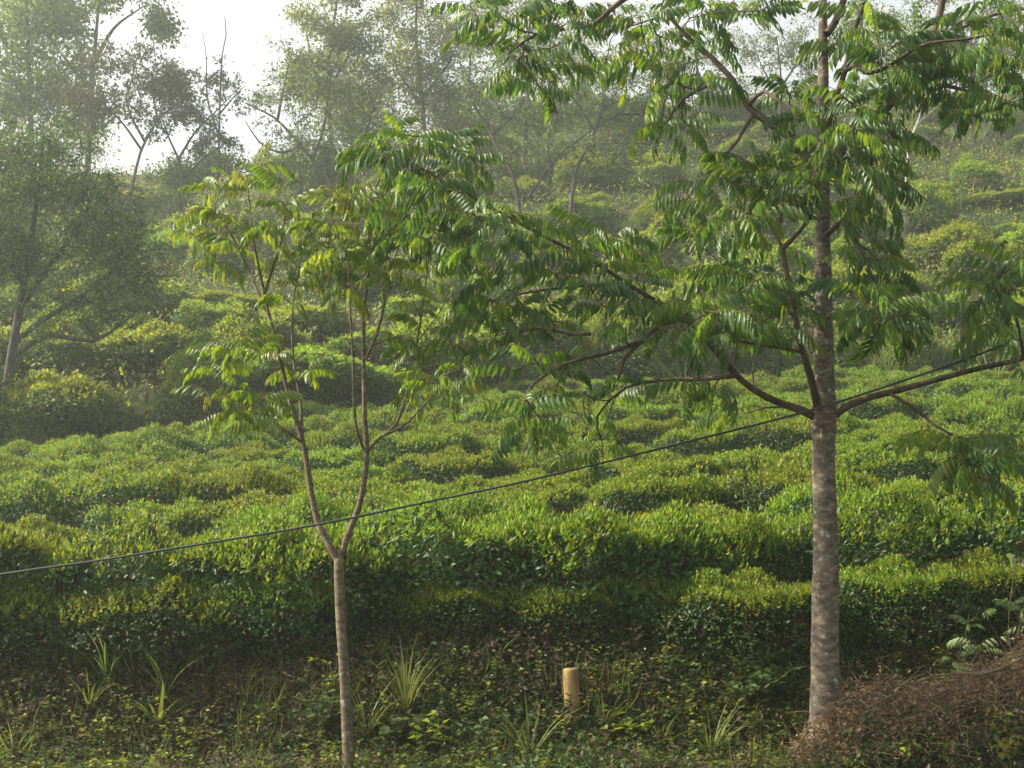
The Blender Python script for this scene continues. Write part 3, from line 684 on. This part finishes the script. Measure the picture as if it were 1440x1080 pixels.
# dark leafy tree at the left edge, on the tea plot's upper edge
bgtree('dark dense small leaved tree leaning at the left edge above the tea rows', 31, [[(2, 610), (8, 560), (18, 490), (30, 420), (42, 350), (52, 280), (60, 200)], [(22, 480), (60, 450), (110, 420), (160, 380), (200, 340)], [(35, 400), (0, 350), (-40, 300)], [(30, 430), (80, 360), (120, 300), (140, 240)], [(20, 500), (70, 470), (130, 480), (190, 440)]],
       [(60, 330, 110, 110), (150, 370, 75, 80), (60, 230, 80, 70), (-20, 300, 80, 120), (110, 440, 90, 40), (150, 300, 50, 60)], 400, 40, .085, 'shrub_dark', 'bark_far', .18, .30, group='trees above the tea at left')
hill = 'trees on the hazy hilltop'
bgtree('tall hazy tree at the top left with clumped leaves and a straight dark trunk', 58, [[(118, 330), (124, 220), (130, 120), (136, 40), (142, -30)], [(132, 90), (160, 40), (200, 10)], [(130, 130), (90, 80), (60, 40)]], [(60, 30, 60, 45), (150, 10, 50, 35), (210, 25, 35, 25), (100, 70, 55, 40), (90, -40, 90, 40), (180, -30, 60, 30)], 110, 46, .20, 'far_leaf', r0=.24, spread=.5, group=hill)
bgtree('hazy tree filling the top left corner, fuller than its neighbour', 56, [[(40, 360), (44, 200), (40, 90), (36, -40)], [(43, 150), (10, 100), (-20, 60)]], [(20, 60, 60, 60), (60, 120, 70, 45), (-20, 130, 60, 60), (40, 10, 60, 40), (110, 150, 40, 30)], 140, 46, .20, 'far_leaf', r0=.22, spread=.5, group=hill)
bgtree('dark thorny tree with crooked bare boughs beside the open sky at left', 54, [[(172, 280), (192, 235), (204, 200), (225, 165), (258, 140)], [(200, 212), (170, 170), (140, 140), (120, 110)], [(204, 200), (180, 150), (188, 100), (200, 60)], [(222, 168), (215, 120), (235, 80)]], [(160, 110, 55, 55), (220, 110, 50, 50), (130, 150, 35, 35), (250, 130, 25, 30)], 120, 22, .16, 'far_leaf_brown', r0=.13, spread=.28, group=hill)
bgtree('thin thorny tree with sloping boughs just left of the dead snag', 55, [[(262, 290), (255, 240), (238, 195), (222, 150)], [(250, 225), (275, 185), (300, 160), (330, 130)], [(258, 250), (290, 220), (320, 200)]], [(225, 150, 35, 40), (280, 165, 45, 35), (255, 120, 30, 35), (300, 205, 35, 20)], 140, 12, .15, 'far_leaf_brown', r0=.13, spread=.25, group=hill)
bgtree('dead upright snag with few leaves standing against the white sky', 57, [[(308, 290), (308, 220), (309, 150), (312, 80), (318, 50), (316, 24)], [(308, 190), (292, 140), (290, 80), (285, 45)], [(309, 160), (330, 135), (345, 120)]], [(305, 130, 30, 40), (290, 90, 25, 35), (325, 140, 25, 25), (300, 180, 30, 25)], 60, 7, .15, 'far_leaf_brown', r0=.10, spread=.2, group=hill)
bgtree('pale hazy bare branched tree forking widely right of the white sky gap', 53, [[(478, 290), (462, 255), (440, 225), (410, 190), (385, 165), (345, 145)], [(440, 225), (455, 180), (462, 130), (470, 80)], [(425, 205), (395, 215), (365, 200), (345, 170)], [(470, 260), (500, 215), (520, 170), (528, 120)], [(390, 170), (400, 120), (408, 80)]], [(380, 150, 40, 40), (450, 120, 50, 60), (410, 90, 30, 45), (510, 150, 30, 50), (430, 200, 50, 30)], 210, 8, .14, 'far_leaf', r0=.15, spread=.3, group=hill)
bgtree('pale green airy tree rising just right of the white sky gap', 61, [[(470, 300), (466, 200), (462, 110), (470, 30), (480, -40)], [(464, 150), (440, 90), (430, 40)], [(466, 120), (500, 60), (520, 20)]], [(460, 40, 45, 50), (500, 60, 40, 50), (430, 90, 28, 40), (470, 140, 50, 50), (480, -20, 50, 30), (520, 140, 30, 50)], 190, 40, .17, 'far_leaf_light', r0=.2, spread=.45, group=hill)
bgtree('broad hazy green tree at the top centre with dense rounded crown', 63, [[(600, 300), (598, 200), (590, 110), (585, 40), (590, -30)], [(594, 150), (560, 100), (550, 60)], [(592, 140), (630, 90), (650, 40)]], [(590, 40, 55, 45), (560, 90, 40, 45), (630, 80, 45, 50), (600, 140, 60, 45), (660, 40, 40, 50), (600, -10, 60, 25), (650, 150, 40, 40)], 230, 36, .16, 'far_leaf_light', r0=.22, spread=.5, group=hill)
bgtree('dim hazy tree half hidden behind the upper left leaves of the thick trunk', 65, [[(735, 290), (740, 180), (745, 80), (740, 0)], [(742, 120), (780, 70), (810, 40)]], [(720, 60, 60, 60), (780, 90, 50, 50), (700, 140, 50, 40), (770, 160, 60, 35), (840, 110, 40, 35), (740, 0, 60, 30)], 190, 34, .16, 'far_leaf_light', r0=.2, spread=.5, group=hill)
bgtree('leaning slender tree with a pale dark forked trunk on the mid slope', 50, [[(738, 288), (722, 250), (700, 210), (684, 175), (668, 150), (660, 110), (664, 60)], [(742, 280), (765, 245), (790, 215), (830, 185), (860, 165)], [(690, 190), (720, 165), (740, 140)], [(775, 235), (770, 200), (785, 165)]], [(665, 120, 40, 40), (720, 140, 40, 30), (830, 160, 45, 25), (770, 170, 30, 30), (660, 60, 30, 40), (700, 230, 35, 25)], 190, 7, .12, 'far_leaf', r0=.13, spread=.25, group='slender trees on the mid slope', rt=.010)
bgtree('umbrella shaped sparse tree with one pale stem between the foreground trees', 49, [[(796, 292), (808, 250), (822, 215), (838, 180), (848, 150), (852, 120)], [(838, 180), (870, 160), (910, 165), (945, 185)], [(836, 185), (815, 150), (795, 125)], [(850, 150), (885, 140), (930, 150)], [(830, 205), (880, 200), (930, 205)]], [(840, 125, 45, 20), (900, 148, 45, 14), (940, 180, 35, 20), (800, 125, 30, 20), (860, 220, 50, 25), (780, 200, 40, 30)], 210, 7, .11, 'far_leaf', r0=.13, spread=.22, group='slender trees on the mid slope')
bgtree('fine twiggy tree with few leaves seen left of the upper thick trunk', 60, [[(1095, 240), (1096, 170), (1098, 110), (1092, 50)], [(1097, 140), (1070, 90), (1055, 50)], [(1097, 125), (1125, 80), (1135, 40)]], [(1095, 70, 50, 55), (1050, 60, 35, 40), (1130, 90, 30, 50)], 120, 12, .13, 'far_leaf', r0=.12, spread=.3, group=hill, rt=.009)
bgtree('pale leaning trunk tree on the slope right of the thick trunk', 47, [[(1268, 250), (1278, 215), (1290, 175), (1305, 130), (1320, 80)], [(1290, 175), (1330, 140), (1370, 110)], [(1295, 160), (1270, 120), (1250, 90)]], [(1330, 70, 60, 45), (1390, 100, 40, 30), (1260, 90, 35, 30)], 120, 26, .12, 'far_leaf', 'bark_pale', r0=.13, spread=.3, group='slender trees on the mid slope')
bgtree('hazy sparse crowned tree in the top right corner behind drooping leaves', 64, [[(1370, 220), (1368, 140), (1365, 70), (1370, 0)], [(1367, 110), (1400, 60), (1420, 30)], [(1368, 130), (1320, 80), (1290, 60)]], [(1360, 60, 70, 45), (1410, 90, 45, 40), (1290, 70, 50, 40), (1240, 110, 45, 30), (1300, 0, 80, 40), (1420, 10, 50, 50), (1210, 40, 40, 50)], 260, 34, .15, 'far_leaf', r0=.18, spread=.4, group=hill)
bgtree('hazy tree low on the skyline behind the upper limbs of the thick tree', 66, [[(985, 240), (985, 160), (980, 90), (975, 20)]], [(960, 90, 50, 40), (1010, 130, 50, 35), (920, 130, 50, 35), (880, 150, 40, 20)], 120, 30, .16, 'far_leaf', r0=.15, spread=.4, group=hill)
bgtree('stubby pale trunked tree half hidden behind the crown of the slim tree', 46, [[(322, 440), (318, 400), (316, 350), (310, 300)], [(317, 370), (340, 330), (360, 300)]], [(310, 300, 40, 30), (350, 300, 30, 25)], 60, 26, .12, 'far_leaf', 'bark_pale', r0=.13, spread=.3, group='slender trees on the mid slope')
bgtree('short pale trunk tree beneath the dark tree at the left edge', 36, [[(145, 520), (150, 480), (156, 440), (160, 400)], [(156, 440), (185, 420), (210, 410)]], [(160, 395, 40, 25), (200, 410, 30, 20)], 60, 30, .09, 'far_leaf', 'bark_pale', r0=.10, spread=.25, group='trees above the tea at left')

fill = [('hazy bushy tree on the skyline at far left beneath the tall trees', 60, 70, 330, [(70, 230, 70, 60), (20, 200, 50, 60), (110, 190, 40, 45)]),
 ('low hazy rounded thicket tree on the skyline under the snag', 58, 300, 300, [(300, 245, 45, 28), (250, 250, 40, 25)]),
 ('hazy twiggy thicket tree on the skyline beside the forking bare tree', 59, 420, 300, [(420, 235, 50, 35), (470, 220, 40, 45)]),
 ('soft hazy tree behind the top of the slim tree', 60, 540, 300, [(540, 200, 55, 55), (500, 170, 40, 50)]),
 ('soft hazy tree between the slim tree top and the leaning slender tree', 61, 660, 300, [(650, 210, 55, 50), (690, 180, 45, 50)]),
 ('tall soft hazy tree above the umbrella shaped tree', 67, 830, 280, [(820, 90, 55, 60), (880, 60, 45, 50), (850, 170, 60, 40)]),
 ('hazy scrub tree directly behind the upper thick trunk', 67, 1060, 260, [(1060, 150, 60, 40), (1010, 170, 50, 30)])]
for lb, Yf, bx, by, bl in fill:
    bgtree(lb, Yf, [[(bx, by), (bx + 4, by - 40), (bl[0][0], bl[0][1]), (bl[0][0] + 5, bl[0][1] - bl[0][3] * .8)]], bl, 90, 32, .15, 'far_leaf_light' if int(bx) in (540, 660, 830, 300) else 'far_leaf', r0=.16, spread=.5, group='trees on the hazy hilltop')

# ------------------------------------------------------------------ cable
mb = MB()
cpts = [(-900, 935), (-300, 858), (0, 808), (120, 791), (240, 772), (440, 739), (600, 706), (720, 681), (850, 650), (1000, 613), (1140, 577), (1280, 532), (1420, 482), (1700, 370), (2100, 190)]
q = spline([P(a, b, 10.2) for a, b in cpts], .2); tube(mb, q, .0085, 8)
cm, nt, N, L = newmat('cable_sheath'); o_ = N.new('ShaderNodeOutputMaterial'); pb = N.new('ShaderNodeBsdfPrincipled'); pb.inputs['Base Color'].default_value = (.018, .024, .022, 1); pb.inputs['Roughness'].default_value = .55; L.new(pb.outputs[0], o_.inputs[0])
o = mb.build('cable', [cm], smooth=True); tag(o, 'thin dark sagging cable strung across the view in front of both trunks', 'cable')

# ------------------------------------------------------------------ marker post
bp = ground_hit(802, 1008); Yp = bp[1]; zt = P(803, 940, Yp)[2]; rp_ = 11.0 * Yp / FPX
mb = MB(); prof = [(-.25, rp_ * 1.06), (0, rp_ * 1.05), (.1, rp_ * 1.03), ((zt - bp[2]) * .6, rp_), (zt - bp[2] - .015, rp_ * .99), (zt - bp[2] - .004, rp_ * .96), (zt - bp[2], rp_ * .86), (zt - bp[2] + .002, rp_ * .45), (zt - bp[2] + .002, .001)]
mb_pts = np.array([[0.02 * (1 - max(z, 0) / .5), 0, z] for z, r in prof]); tube(mb, mb_pts, [r for z, r in prof], 28, 0, None, .006)
pm, nt, N, L = newmat('post_wood'); o_ = N.new('ShaderNodeOutputMaterial'); pb = N.new('ShaderNodeBsdfPrincipled'); pb.inputs['Roughness'].default_value = .75
tc = N.new('ShaderNodeTexCoord'); mp = N.new('ShaderNodeMapping'); mp.inputs['Scale'].default_value = (14, 14, 3); nz = N.new('ShaderNodeTexNoise'); nz.inputs['Scale'].default_value = 1.6; nz.inputs['Detail'].default_value = 7
L.new(tc.outputs['Object'], mp.inputs[0]); L.new(mp.outputs[0], nz.inputs['Vector'])
rp = N.new('ShaderNodeValToRGB'); rp.color_ramp.elements[0].color = (.08, .048, .018, 1); rp.color_ramp.elements[1].color = (.27, .175, .058, 1); rp.color_ramp.elements[0].position = .3; rp.color_ramp.elements[1].position = .6
L.new(nz.outputs['Fac'], rp.inputs[0]); L.new(rp.outputs[0], pb.inputs['Base Color']); L.new(pb.outputs[0], o_.inputs[0])
dm, nt, N, L = newmat('post_crack'); o_ = N.new('ShaderNodeOutputMaterial'); pb = N.new('ShaderNodeBsdfPrincipled'); pb.inputs['Base Color'].default_value = (.035, .022, .012, 1); pb.inputs['Roughness'].default_value = .9; L.new(pb.outputs[0], o_.inputs[0])
pe = empty('marker_post', bp, 'short round yellowish post standing in the shaded weeds of the near bank', 'post')
mb.build('shaft', [pm], pe, True)
mb = MB()
hh = zt - bp[2]
for a, z_, l_, hor in [(-2.35, hh * .48, .05, True), (-1.9, hh * .18, .10, False), (-1.75, hh * .30, .07, False), (-2.5, hh * .50, .02, True)]:
    if hor: pts = [[math.cos(a + t) * rp_ * 1.02 + .01, math.sin(a + t) * rp_ * 1.02, z_ + .004 * math.sin(t * 60)] for t in np.linspace(0, l_ / rp_, 6)]
    else: pts = [[math.cos(a + .05 * math.sin(t * 50)) * rp_ * 1.035 + .012, math.sin(a) * rp_ * 1.035, z_ + t] for t in np.linspace(0, l_, 6)]
    tube(mb, pts, [.001, .004, .005, .004, .003, .001], 6)
mb.build('crack', [dm], pe)

# ------------------------------------------------------------------ grass tufts and weeds on the bank
def tuft(px, py, label, n, Lr, w, lean=.55, mat='grass', gp='grass tufts on the near bank', Y=None):
    b = ground_hit(px, py) if Y is None else P(px, py, Y); b[2] = float(height(b[0], b[1]))
    mb = MB(); a = rng.random(n) * 6.28; t = rng.uniform(.1, lean, n)
    d = np.stack([np.cos(a) * t, np.sin(a) * t, np.ones(n)], -1); L_s = rng.uniform(*Lr, n) * 1.25
    up = np.stack([-np.cos(a), -np.sin(a), .3 * np.ones(n)], -1) + rng.normal(0, .2, (n, 3))
    pos = np.stack([np.cos(a), np.sin(a), 0 * a], -1) * rng.uniform(0, .05, n)[:, None]
    up2 = norm(np.cross(np.cross(d, up), d)); 
    place(mb, T_BLADE, pos, d, -up2 * -1, L_s, w * rng.uniform(.7, 1.2, n))
    o = mb.build('grass_tuft', [M[mat]]); o.location = b; tag(o, label, 'grass tuft', gp); return o
tuft(570, 1005, 'spiky pale grass tuft just right of the slim trunk base', 34, (.35, .62), .014, .5)
tuft(152, 965, 'arching grass tuft in the middle of the left bank', 22, (.3, .5), .013, .8)
tuft(125, 1000, 'drooping pale grass clump lowest at the left bank', 18, (.22, .36), .012, .9)
tuft(190, 955, 'thin tall grass tuft under the front row left of the slim trunk', 16, (.35, .6), .010, .6)
tuft(232, 990, 'broad bladed pale grass shoot on the left bank', 10, (.30, .48), .030, .6)
tuft(222, 1020, 'yellowish wide leaved grass clump on the left bank', 12, (.22, .40), .034, .9)
tuft(345, 985, 'small fine grass tuft left of the slim trunk', 18, (.16, .3), .008, .9)
tuft(515, 1040, 'loose grass tuft hugging the slim trunk base', 24, (.25, .5), .010, .7)
tuft(690, 945, 'single upright grass sprig below the front tea row', 5, (.18, .3), .022, .35)
tuft(745, 1075, 'long bladed grass clump at the bottom left of the post', 14, (.3, .5), .016, .8)
tuft(850, 1030, 'curved green grass tuft right of the post', 18, (.2, .35), .014, .9)
tuft(1000, 1070, 'wide soft grass tuft at the bottom left of the thick trunk', 40, (.2, .42), .009, .9)
tuft(930, 1060, 'low sparse grass tuft between post and thick trunk', 22, (.15, .3), .010, .9)
tuft(1180, 1078, 'small grass tuft in front of the thick trunk base', 18, (.12, .25), .008, .9)
tuft(20, 1072, 'dark grass tuft in the lower left corner', 22, (.2, .38), .010, .8)
gi = 0
for px in [700, 742, 790, 935, 965, 990, 1205, 1222, 1245, 1280, 1300, 1322, 1350, 1150, 1395]:
    Yt = float(tea_edge((px - 720) / FPX * 35)) + rr.uniform(-.2, 1.2)
    sd_ = 'left of the thick trunk' if px < 1158 else 'right of the thick trunk'
    tuft(px, 500, f'tall rank grass clump on the dark bank above the tea, {sd_}', 26, (.7, 1.4), .035, .6, 'grass', f'tall grass above the tea {sd_}', Yt)

def weed(px, py, label, n, hgt, leaf, mat, gp, sp=.25, T=T_LEAF, wr=.55, dY=0):
    b = ground_hit(px, py); b[1] += dY; b[2] = float(height(b[0], b[1])); e = empty('weed_plant', b, label, 'weed', gp)
    sb = MB(); fb = MB()
    for i in range(n):
        a = rng.random() * 6.28; s = rng.uniform(.2, 1) * sp; top = np.array([math.cos(a) * s, math.sin(a) * s, hgt * rng.uniform(.5, 1)])
        q = spline([np.zeros(3), top * np.array([.3, .3, .6]), top], .05); tube(sb, q, np.linspace(.005, .002, len(q)), 4)
        m = rng.integers(4, 8); u = rng.integers(len(q) // 3, len(q), m)
        az = rng.random(m) * 6.28; d = np.stack([np.cos(az), np.sin(az), rng.uniform(-.2, .7, m)], -1)
        Ls = leaf * rng.uniform(.6, 1.2, m); place(fb, T, q[u], d, np.tile([0, 0, 1.0], (m, 1)) + rng.normal(0, .3, (m, 3)), Ls, Ls * wr)
    sb.build('stem', [M['twig']], e); fb.build('foliage', [M[mat]], e); return e
wg = 'leafy weeds on the near bank'
weed(455, 1050, 'bushy broad leaved weed left of the slim trunk base', 16, .45, .085, 'weed', wg)
weed(470, 1000, 'taller light weed touching the left of the slim trunk', 9, .4, .06, 'shrub_leaf', wg, .18)
weed(565, 1065, 'dark broad leaved weed below the spiky grass tuft', 14, .35, .11, 'weed', wg)
weed(600, 1075, 'leafy weed at the bottom edge right of the spiky grass', 12, .4, .09, 'shrub_leaf', wg)
weed(680, 1070, 'upright leafy weed at the bottom between slim trunk and post', 12, .38, .08, 'weed', wg)
weed(890, 1045, 'pale leaved weed right of the post', 9, .22, .09, 'shrub_leaf', wg, .3)
weed(180, 1075, 'low leafy weed at the bottom of the left bank', 16, .25, .06, 'weed', wg, .35)
weed(265, 1070, 'mixed leafy weed at the bottom, left of the broad leaved weed', 18, .3, .055, 'shrub_leaf', wg, .35)
weed(60, 985, 'dull small leaved weed on the far left bank', 14, .25, .045, 'weed', wg, .3)
weed(1050, 1000, 'dark weed under the tea left of the thick trunk', 12, .3, .08, 'weed', wg, .3)
weed(350, 1065, 'small fern like weed at the bottom left of the slim trunk', 14, .28, .05, 'weed', wg, .3)
weed(780, 1050, 'low dark weed at the foot of the post', 10, .16, .05, 'weed', wg, .25)

# lobed-leaf plant left of the thick trunk
T_LOBE = None
def lobed():
    # maple-like outline: five lobes round the stalk as quads
    V = [[0, 0, 0]]; Q = []
    for k, (a, l) in enumerate([(-2.0, .6), (-1.0, .85), (0, 1.0), (1.0, .85), (2.0, .6)]):
        d = np.array([math.sin(a), math.cos(a)]); nrm_ = np.array([d[1], -d[0]]); c0 = np.array([0, .25])
        i = len(V)
        for s, t in ((.45, -.2), (.95, 0), (.45, .2)):
            v = c0 + d * l * s + nrm_ * t; V.append([v[0], v[1], -.12 * s])
        V.append([0, .2, 0]); Q.append([i + 3, i, i + 1, i + 2])
    return np.array(V), np.array(Q)
T_LOBE = lobed()
e = weed(1078, 985, 'light green plant with lobed star shaped leaves left of the thick trunk', 7, .40, .13, 'weed', wg, .3, T_LOBE, 1.0, -.1)
e.name = 'lobed_plant'; e['category'] = 'plant'

# feathery saplings at right above the brush
def feather(px, py, Y, label, n, hgt):
    Y = Y - .7
    b = P(px, py, Y); b[2] = float(height(b[0], Y)); e = empty('feathery_sapling', b, label, 'sapling', 'pale saplings above the brush')
    sb = MB(); cb = MB(); top = P(px, py, Y) - b; top[2] = max(top[2], hgt)
    for i in range(n):
        t = top * np.array([1, 1, rng.uniform(.7, 1.05)]) + rng.normal(0, .14, 3); q = spline([np.zeros(3), t * np.array([.3, .3, .5]) + rng.normal(0, .03, 3), t], .08)
        tube(sb, q, np.linspace(.010, .004, len(q)), 5); rosettes(cb, np.zeros(3), [(t, np.array([0, -.1, .4]))], (3, 5), (.13, .26))
    sb.build('stem', [M['twig']], e); cb.build('foliage', [M['pale_leaf'], M['pale_leaf'], M['rachis']], e)
feather(1355, 850, 12.3, 'pale feathery leaved sapling right of the thick trunk, lower left of the pair', 4, .6)
feather(1425, 830, 12.3, 'pale feathery leaved sapling against the right edge above the brown brush', 6, .8)
feather(1395, 895, 11.9, 'low pale feathery sapling just above the brown brush heap', 3, .35)

# ------------------------------------------------------------------ dry brush heap at lower right
bb = np.array([3.2, 10.6, float(height(3.2, 10.6))])
be = empty('brush_heap', bb, 'heap of dead reddish brown brush and twigs around the thick trunk base', 'brush heap')
mb = MB(); n = 6500
px = 1110 + 380 * rng.random(n) ** .9; 
x = np.interp(px, [1110, 1490], [2.09, 4.13]) ; yy = 10.6 + rng.normal(0, .24, n)
zt_ = np.interp(px, [1110, 1140, 1180, 1240, 1290, 1350, 1440, 1490], [1062, 1020, 984, 972, 978, 958, 922, 905])
ztop = np.array([P(a, b, 10.6)[2] for a, b in zip(px, zt_)])
gz = height(x, yy); u = 1 - rng.random(n) ** 2.2 * .75
z = gz + np.maximum(ztop - gz, .06) * u * (1 + .22 * np.sin(px * .09) * np.sin(yy * 8) + .10 * np.sin(px * .23 + 1) + rng.normal(0, .16, n)) * np.exp(-((yy - 10.6) / .5) ** 2)
p = np.stack([x, yy, z], -1) - bb
d = norm(randdir(n) * np.array([1, 1, .6])); Ls = rng.uniform(.04, .16, n) + .25 * rng.random(n) ** 6
place(mb, T_BLADE, p, d, randdir(n), Ls, rng.uniform(.002, .006, n), np.where(u < .70, rng.choice([1, 2, 2, 0], n), np.where(rng.random(n) < .12, 1, 0)))
n2 = 9000; k = rng.integers(0, n, n2)
Ls = rng.uniform(.02, .045, n2)
place(mb, T_LEAF, p[k] + rng.normal(0, .03, (n2, 3)), randdir(n2), randdir(n2), Ls, Ls * .5, np.where(u[k] < .76, rng.choice([1, 2, 2, 2], n2), 0))
mb.build('dead_twigs', [M['brush'], M['dry'], M['weed']], be)
def stick(pts, r0, r1, Y=10.45):
    mb = MB(); q = spline([P(a, b, Y) - bb for a, b in pts], .05); tube(mb, q, np.linspace(r0, r1, len(q)), 7, bump=.08); mb.build('dead_branch', [M['bark_slim']], be, True)
stick([(1290, 958), (1320, 950), (1350, 947), (1390, 946), (1440, 925)], .008, .013)
stick([(1300, 985), (1330, 970), (1345, 963), (1362, 973)], .006, .010)
stick([(1310, 995), (1350, 988), (1400, 970), (1445, 950)], .005, .008)
stick([(1140, 1015), (1128, 1040), (1112, 1068)], .007, .004)
mb = MB()
for i in range(46):
    kx = rng.uniform(1125, 1470); ky = np.interp(kx, [1110, 1140, 1180, 1240, 1290, 1350, 1440, 1490], [1062, 1020, 984, 972, 978, 958, 922, 905]) + rng.uniform(-4, 50)
    a_ = P(kx, ky, 10.6 - rng.uniform(.05, .3)) - bb; dv = norm(rng.normal(0, 1, 3) * np.array([1.3, .6, .55])) * rng.uniform(.12, .38)
    q = spline([a_ - dv, a_ + rng.normal(0, .03, 3), a_ + dv * .8 + rng.normal(0, .05, 3)], .05); tube(mb, q, np.linspace(rng.uniform(.003, .007), .0015, len(q)), 5)
mb.build('loose_sticks', [M['bark_slim']], be, True)
mb = MB()
for pts in ([(1280, 990), (1310, 1002), (1340, 1022), (1370, 1030)], [(1296, 1022), (1330, 1030), (1368, 1029)]):
    q = spline([P(a, b, 10.35) - bb for a, b in pts], .05); tube(mb, q, np.linspace(.009, .006, len(q)), 6)
mb.build('dark_branch', [M['bark_limb']], be, True)
vg = 'green weeds growing through the brush'
def vine(px, py, label, n, h, leaf, mat='shrub_leaf'):
    b = P(px, py, 10.3); g = float(height(b[0], b[1])); e = empty('weed_plant', (b[0], b[1], g), label, 'weed', vg); sb = MB(); fb = MB()
    hgt = max(b[2] - g, .12) 
    for i in range(n):
        t = np.array([rng.normal(0, .13), rng.normal(0, .1), hgt * rng.uniform(.4, 1.1)]); q = spline([np.zeros(3), t * np.array([.4, .4, .6]) + rng.normal(0, .02, 3), t], .05); tube(sb, q, np.linspace(.004, .002, len(q)), 4)
        m = 7; u = rng.integers(1, len(q), m); Ls = leaf * rng.uniform(.6, 1.2, m)
        place(fb, T_LEAF, q[u] + rng.normal(0, .02, (m, 3)), randdir(m) + np.array([0, -.4, 0]), np.array([0, -.5, .9]) + rng.normal(0, .3, (m, 3)), Ls, Ls * .6)
    sb.build('stem', [M['twig']], e); fb.build('foliage', [M[mat]], e)
vine(1282, 1005, 'bright green leafy weed in the middle of the brown brush', 7, .3, .055)
vine(1420, 1000, 'leafy green weed at the right edge of the brush', 16, .4, .06)
vine(1425, 1045, 'low leafy weed in the lower right corner', 14, .3, .06)
vine(1195, 1055, 'green weed with small leaves before the thick trunk base', 10, .2, .05)
vine(1255, 1050, 'dull green weed low in the brown brush', 10, .2, .06, 'weed')
vine(1340, 1060, 'yellowish leafy weed at the bottom edge under the brush', 10, .2, .065)
for px_, py_, wd in [(1225, 1030, 'right beside the thick trunk'), (1305, 1045, 'at the bottom centre of the brush'), (1375, 1015, 'on the front of the brush, towards the right edge'), (1395, 1065, 'along the bottom edge near the right corner'), (1160, 1070, 'directly before the thick trunk at the bottom edge')]:
    vine(px_, py_, 'tangled green weed ' + wd, 13, .25, .05, 'weed')
vine(1320, 990, 'small sprig of green leaves amid the brown brush top', 5, .2, .04)
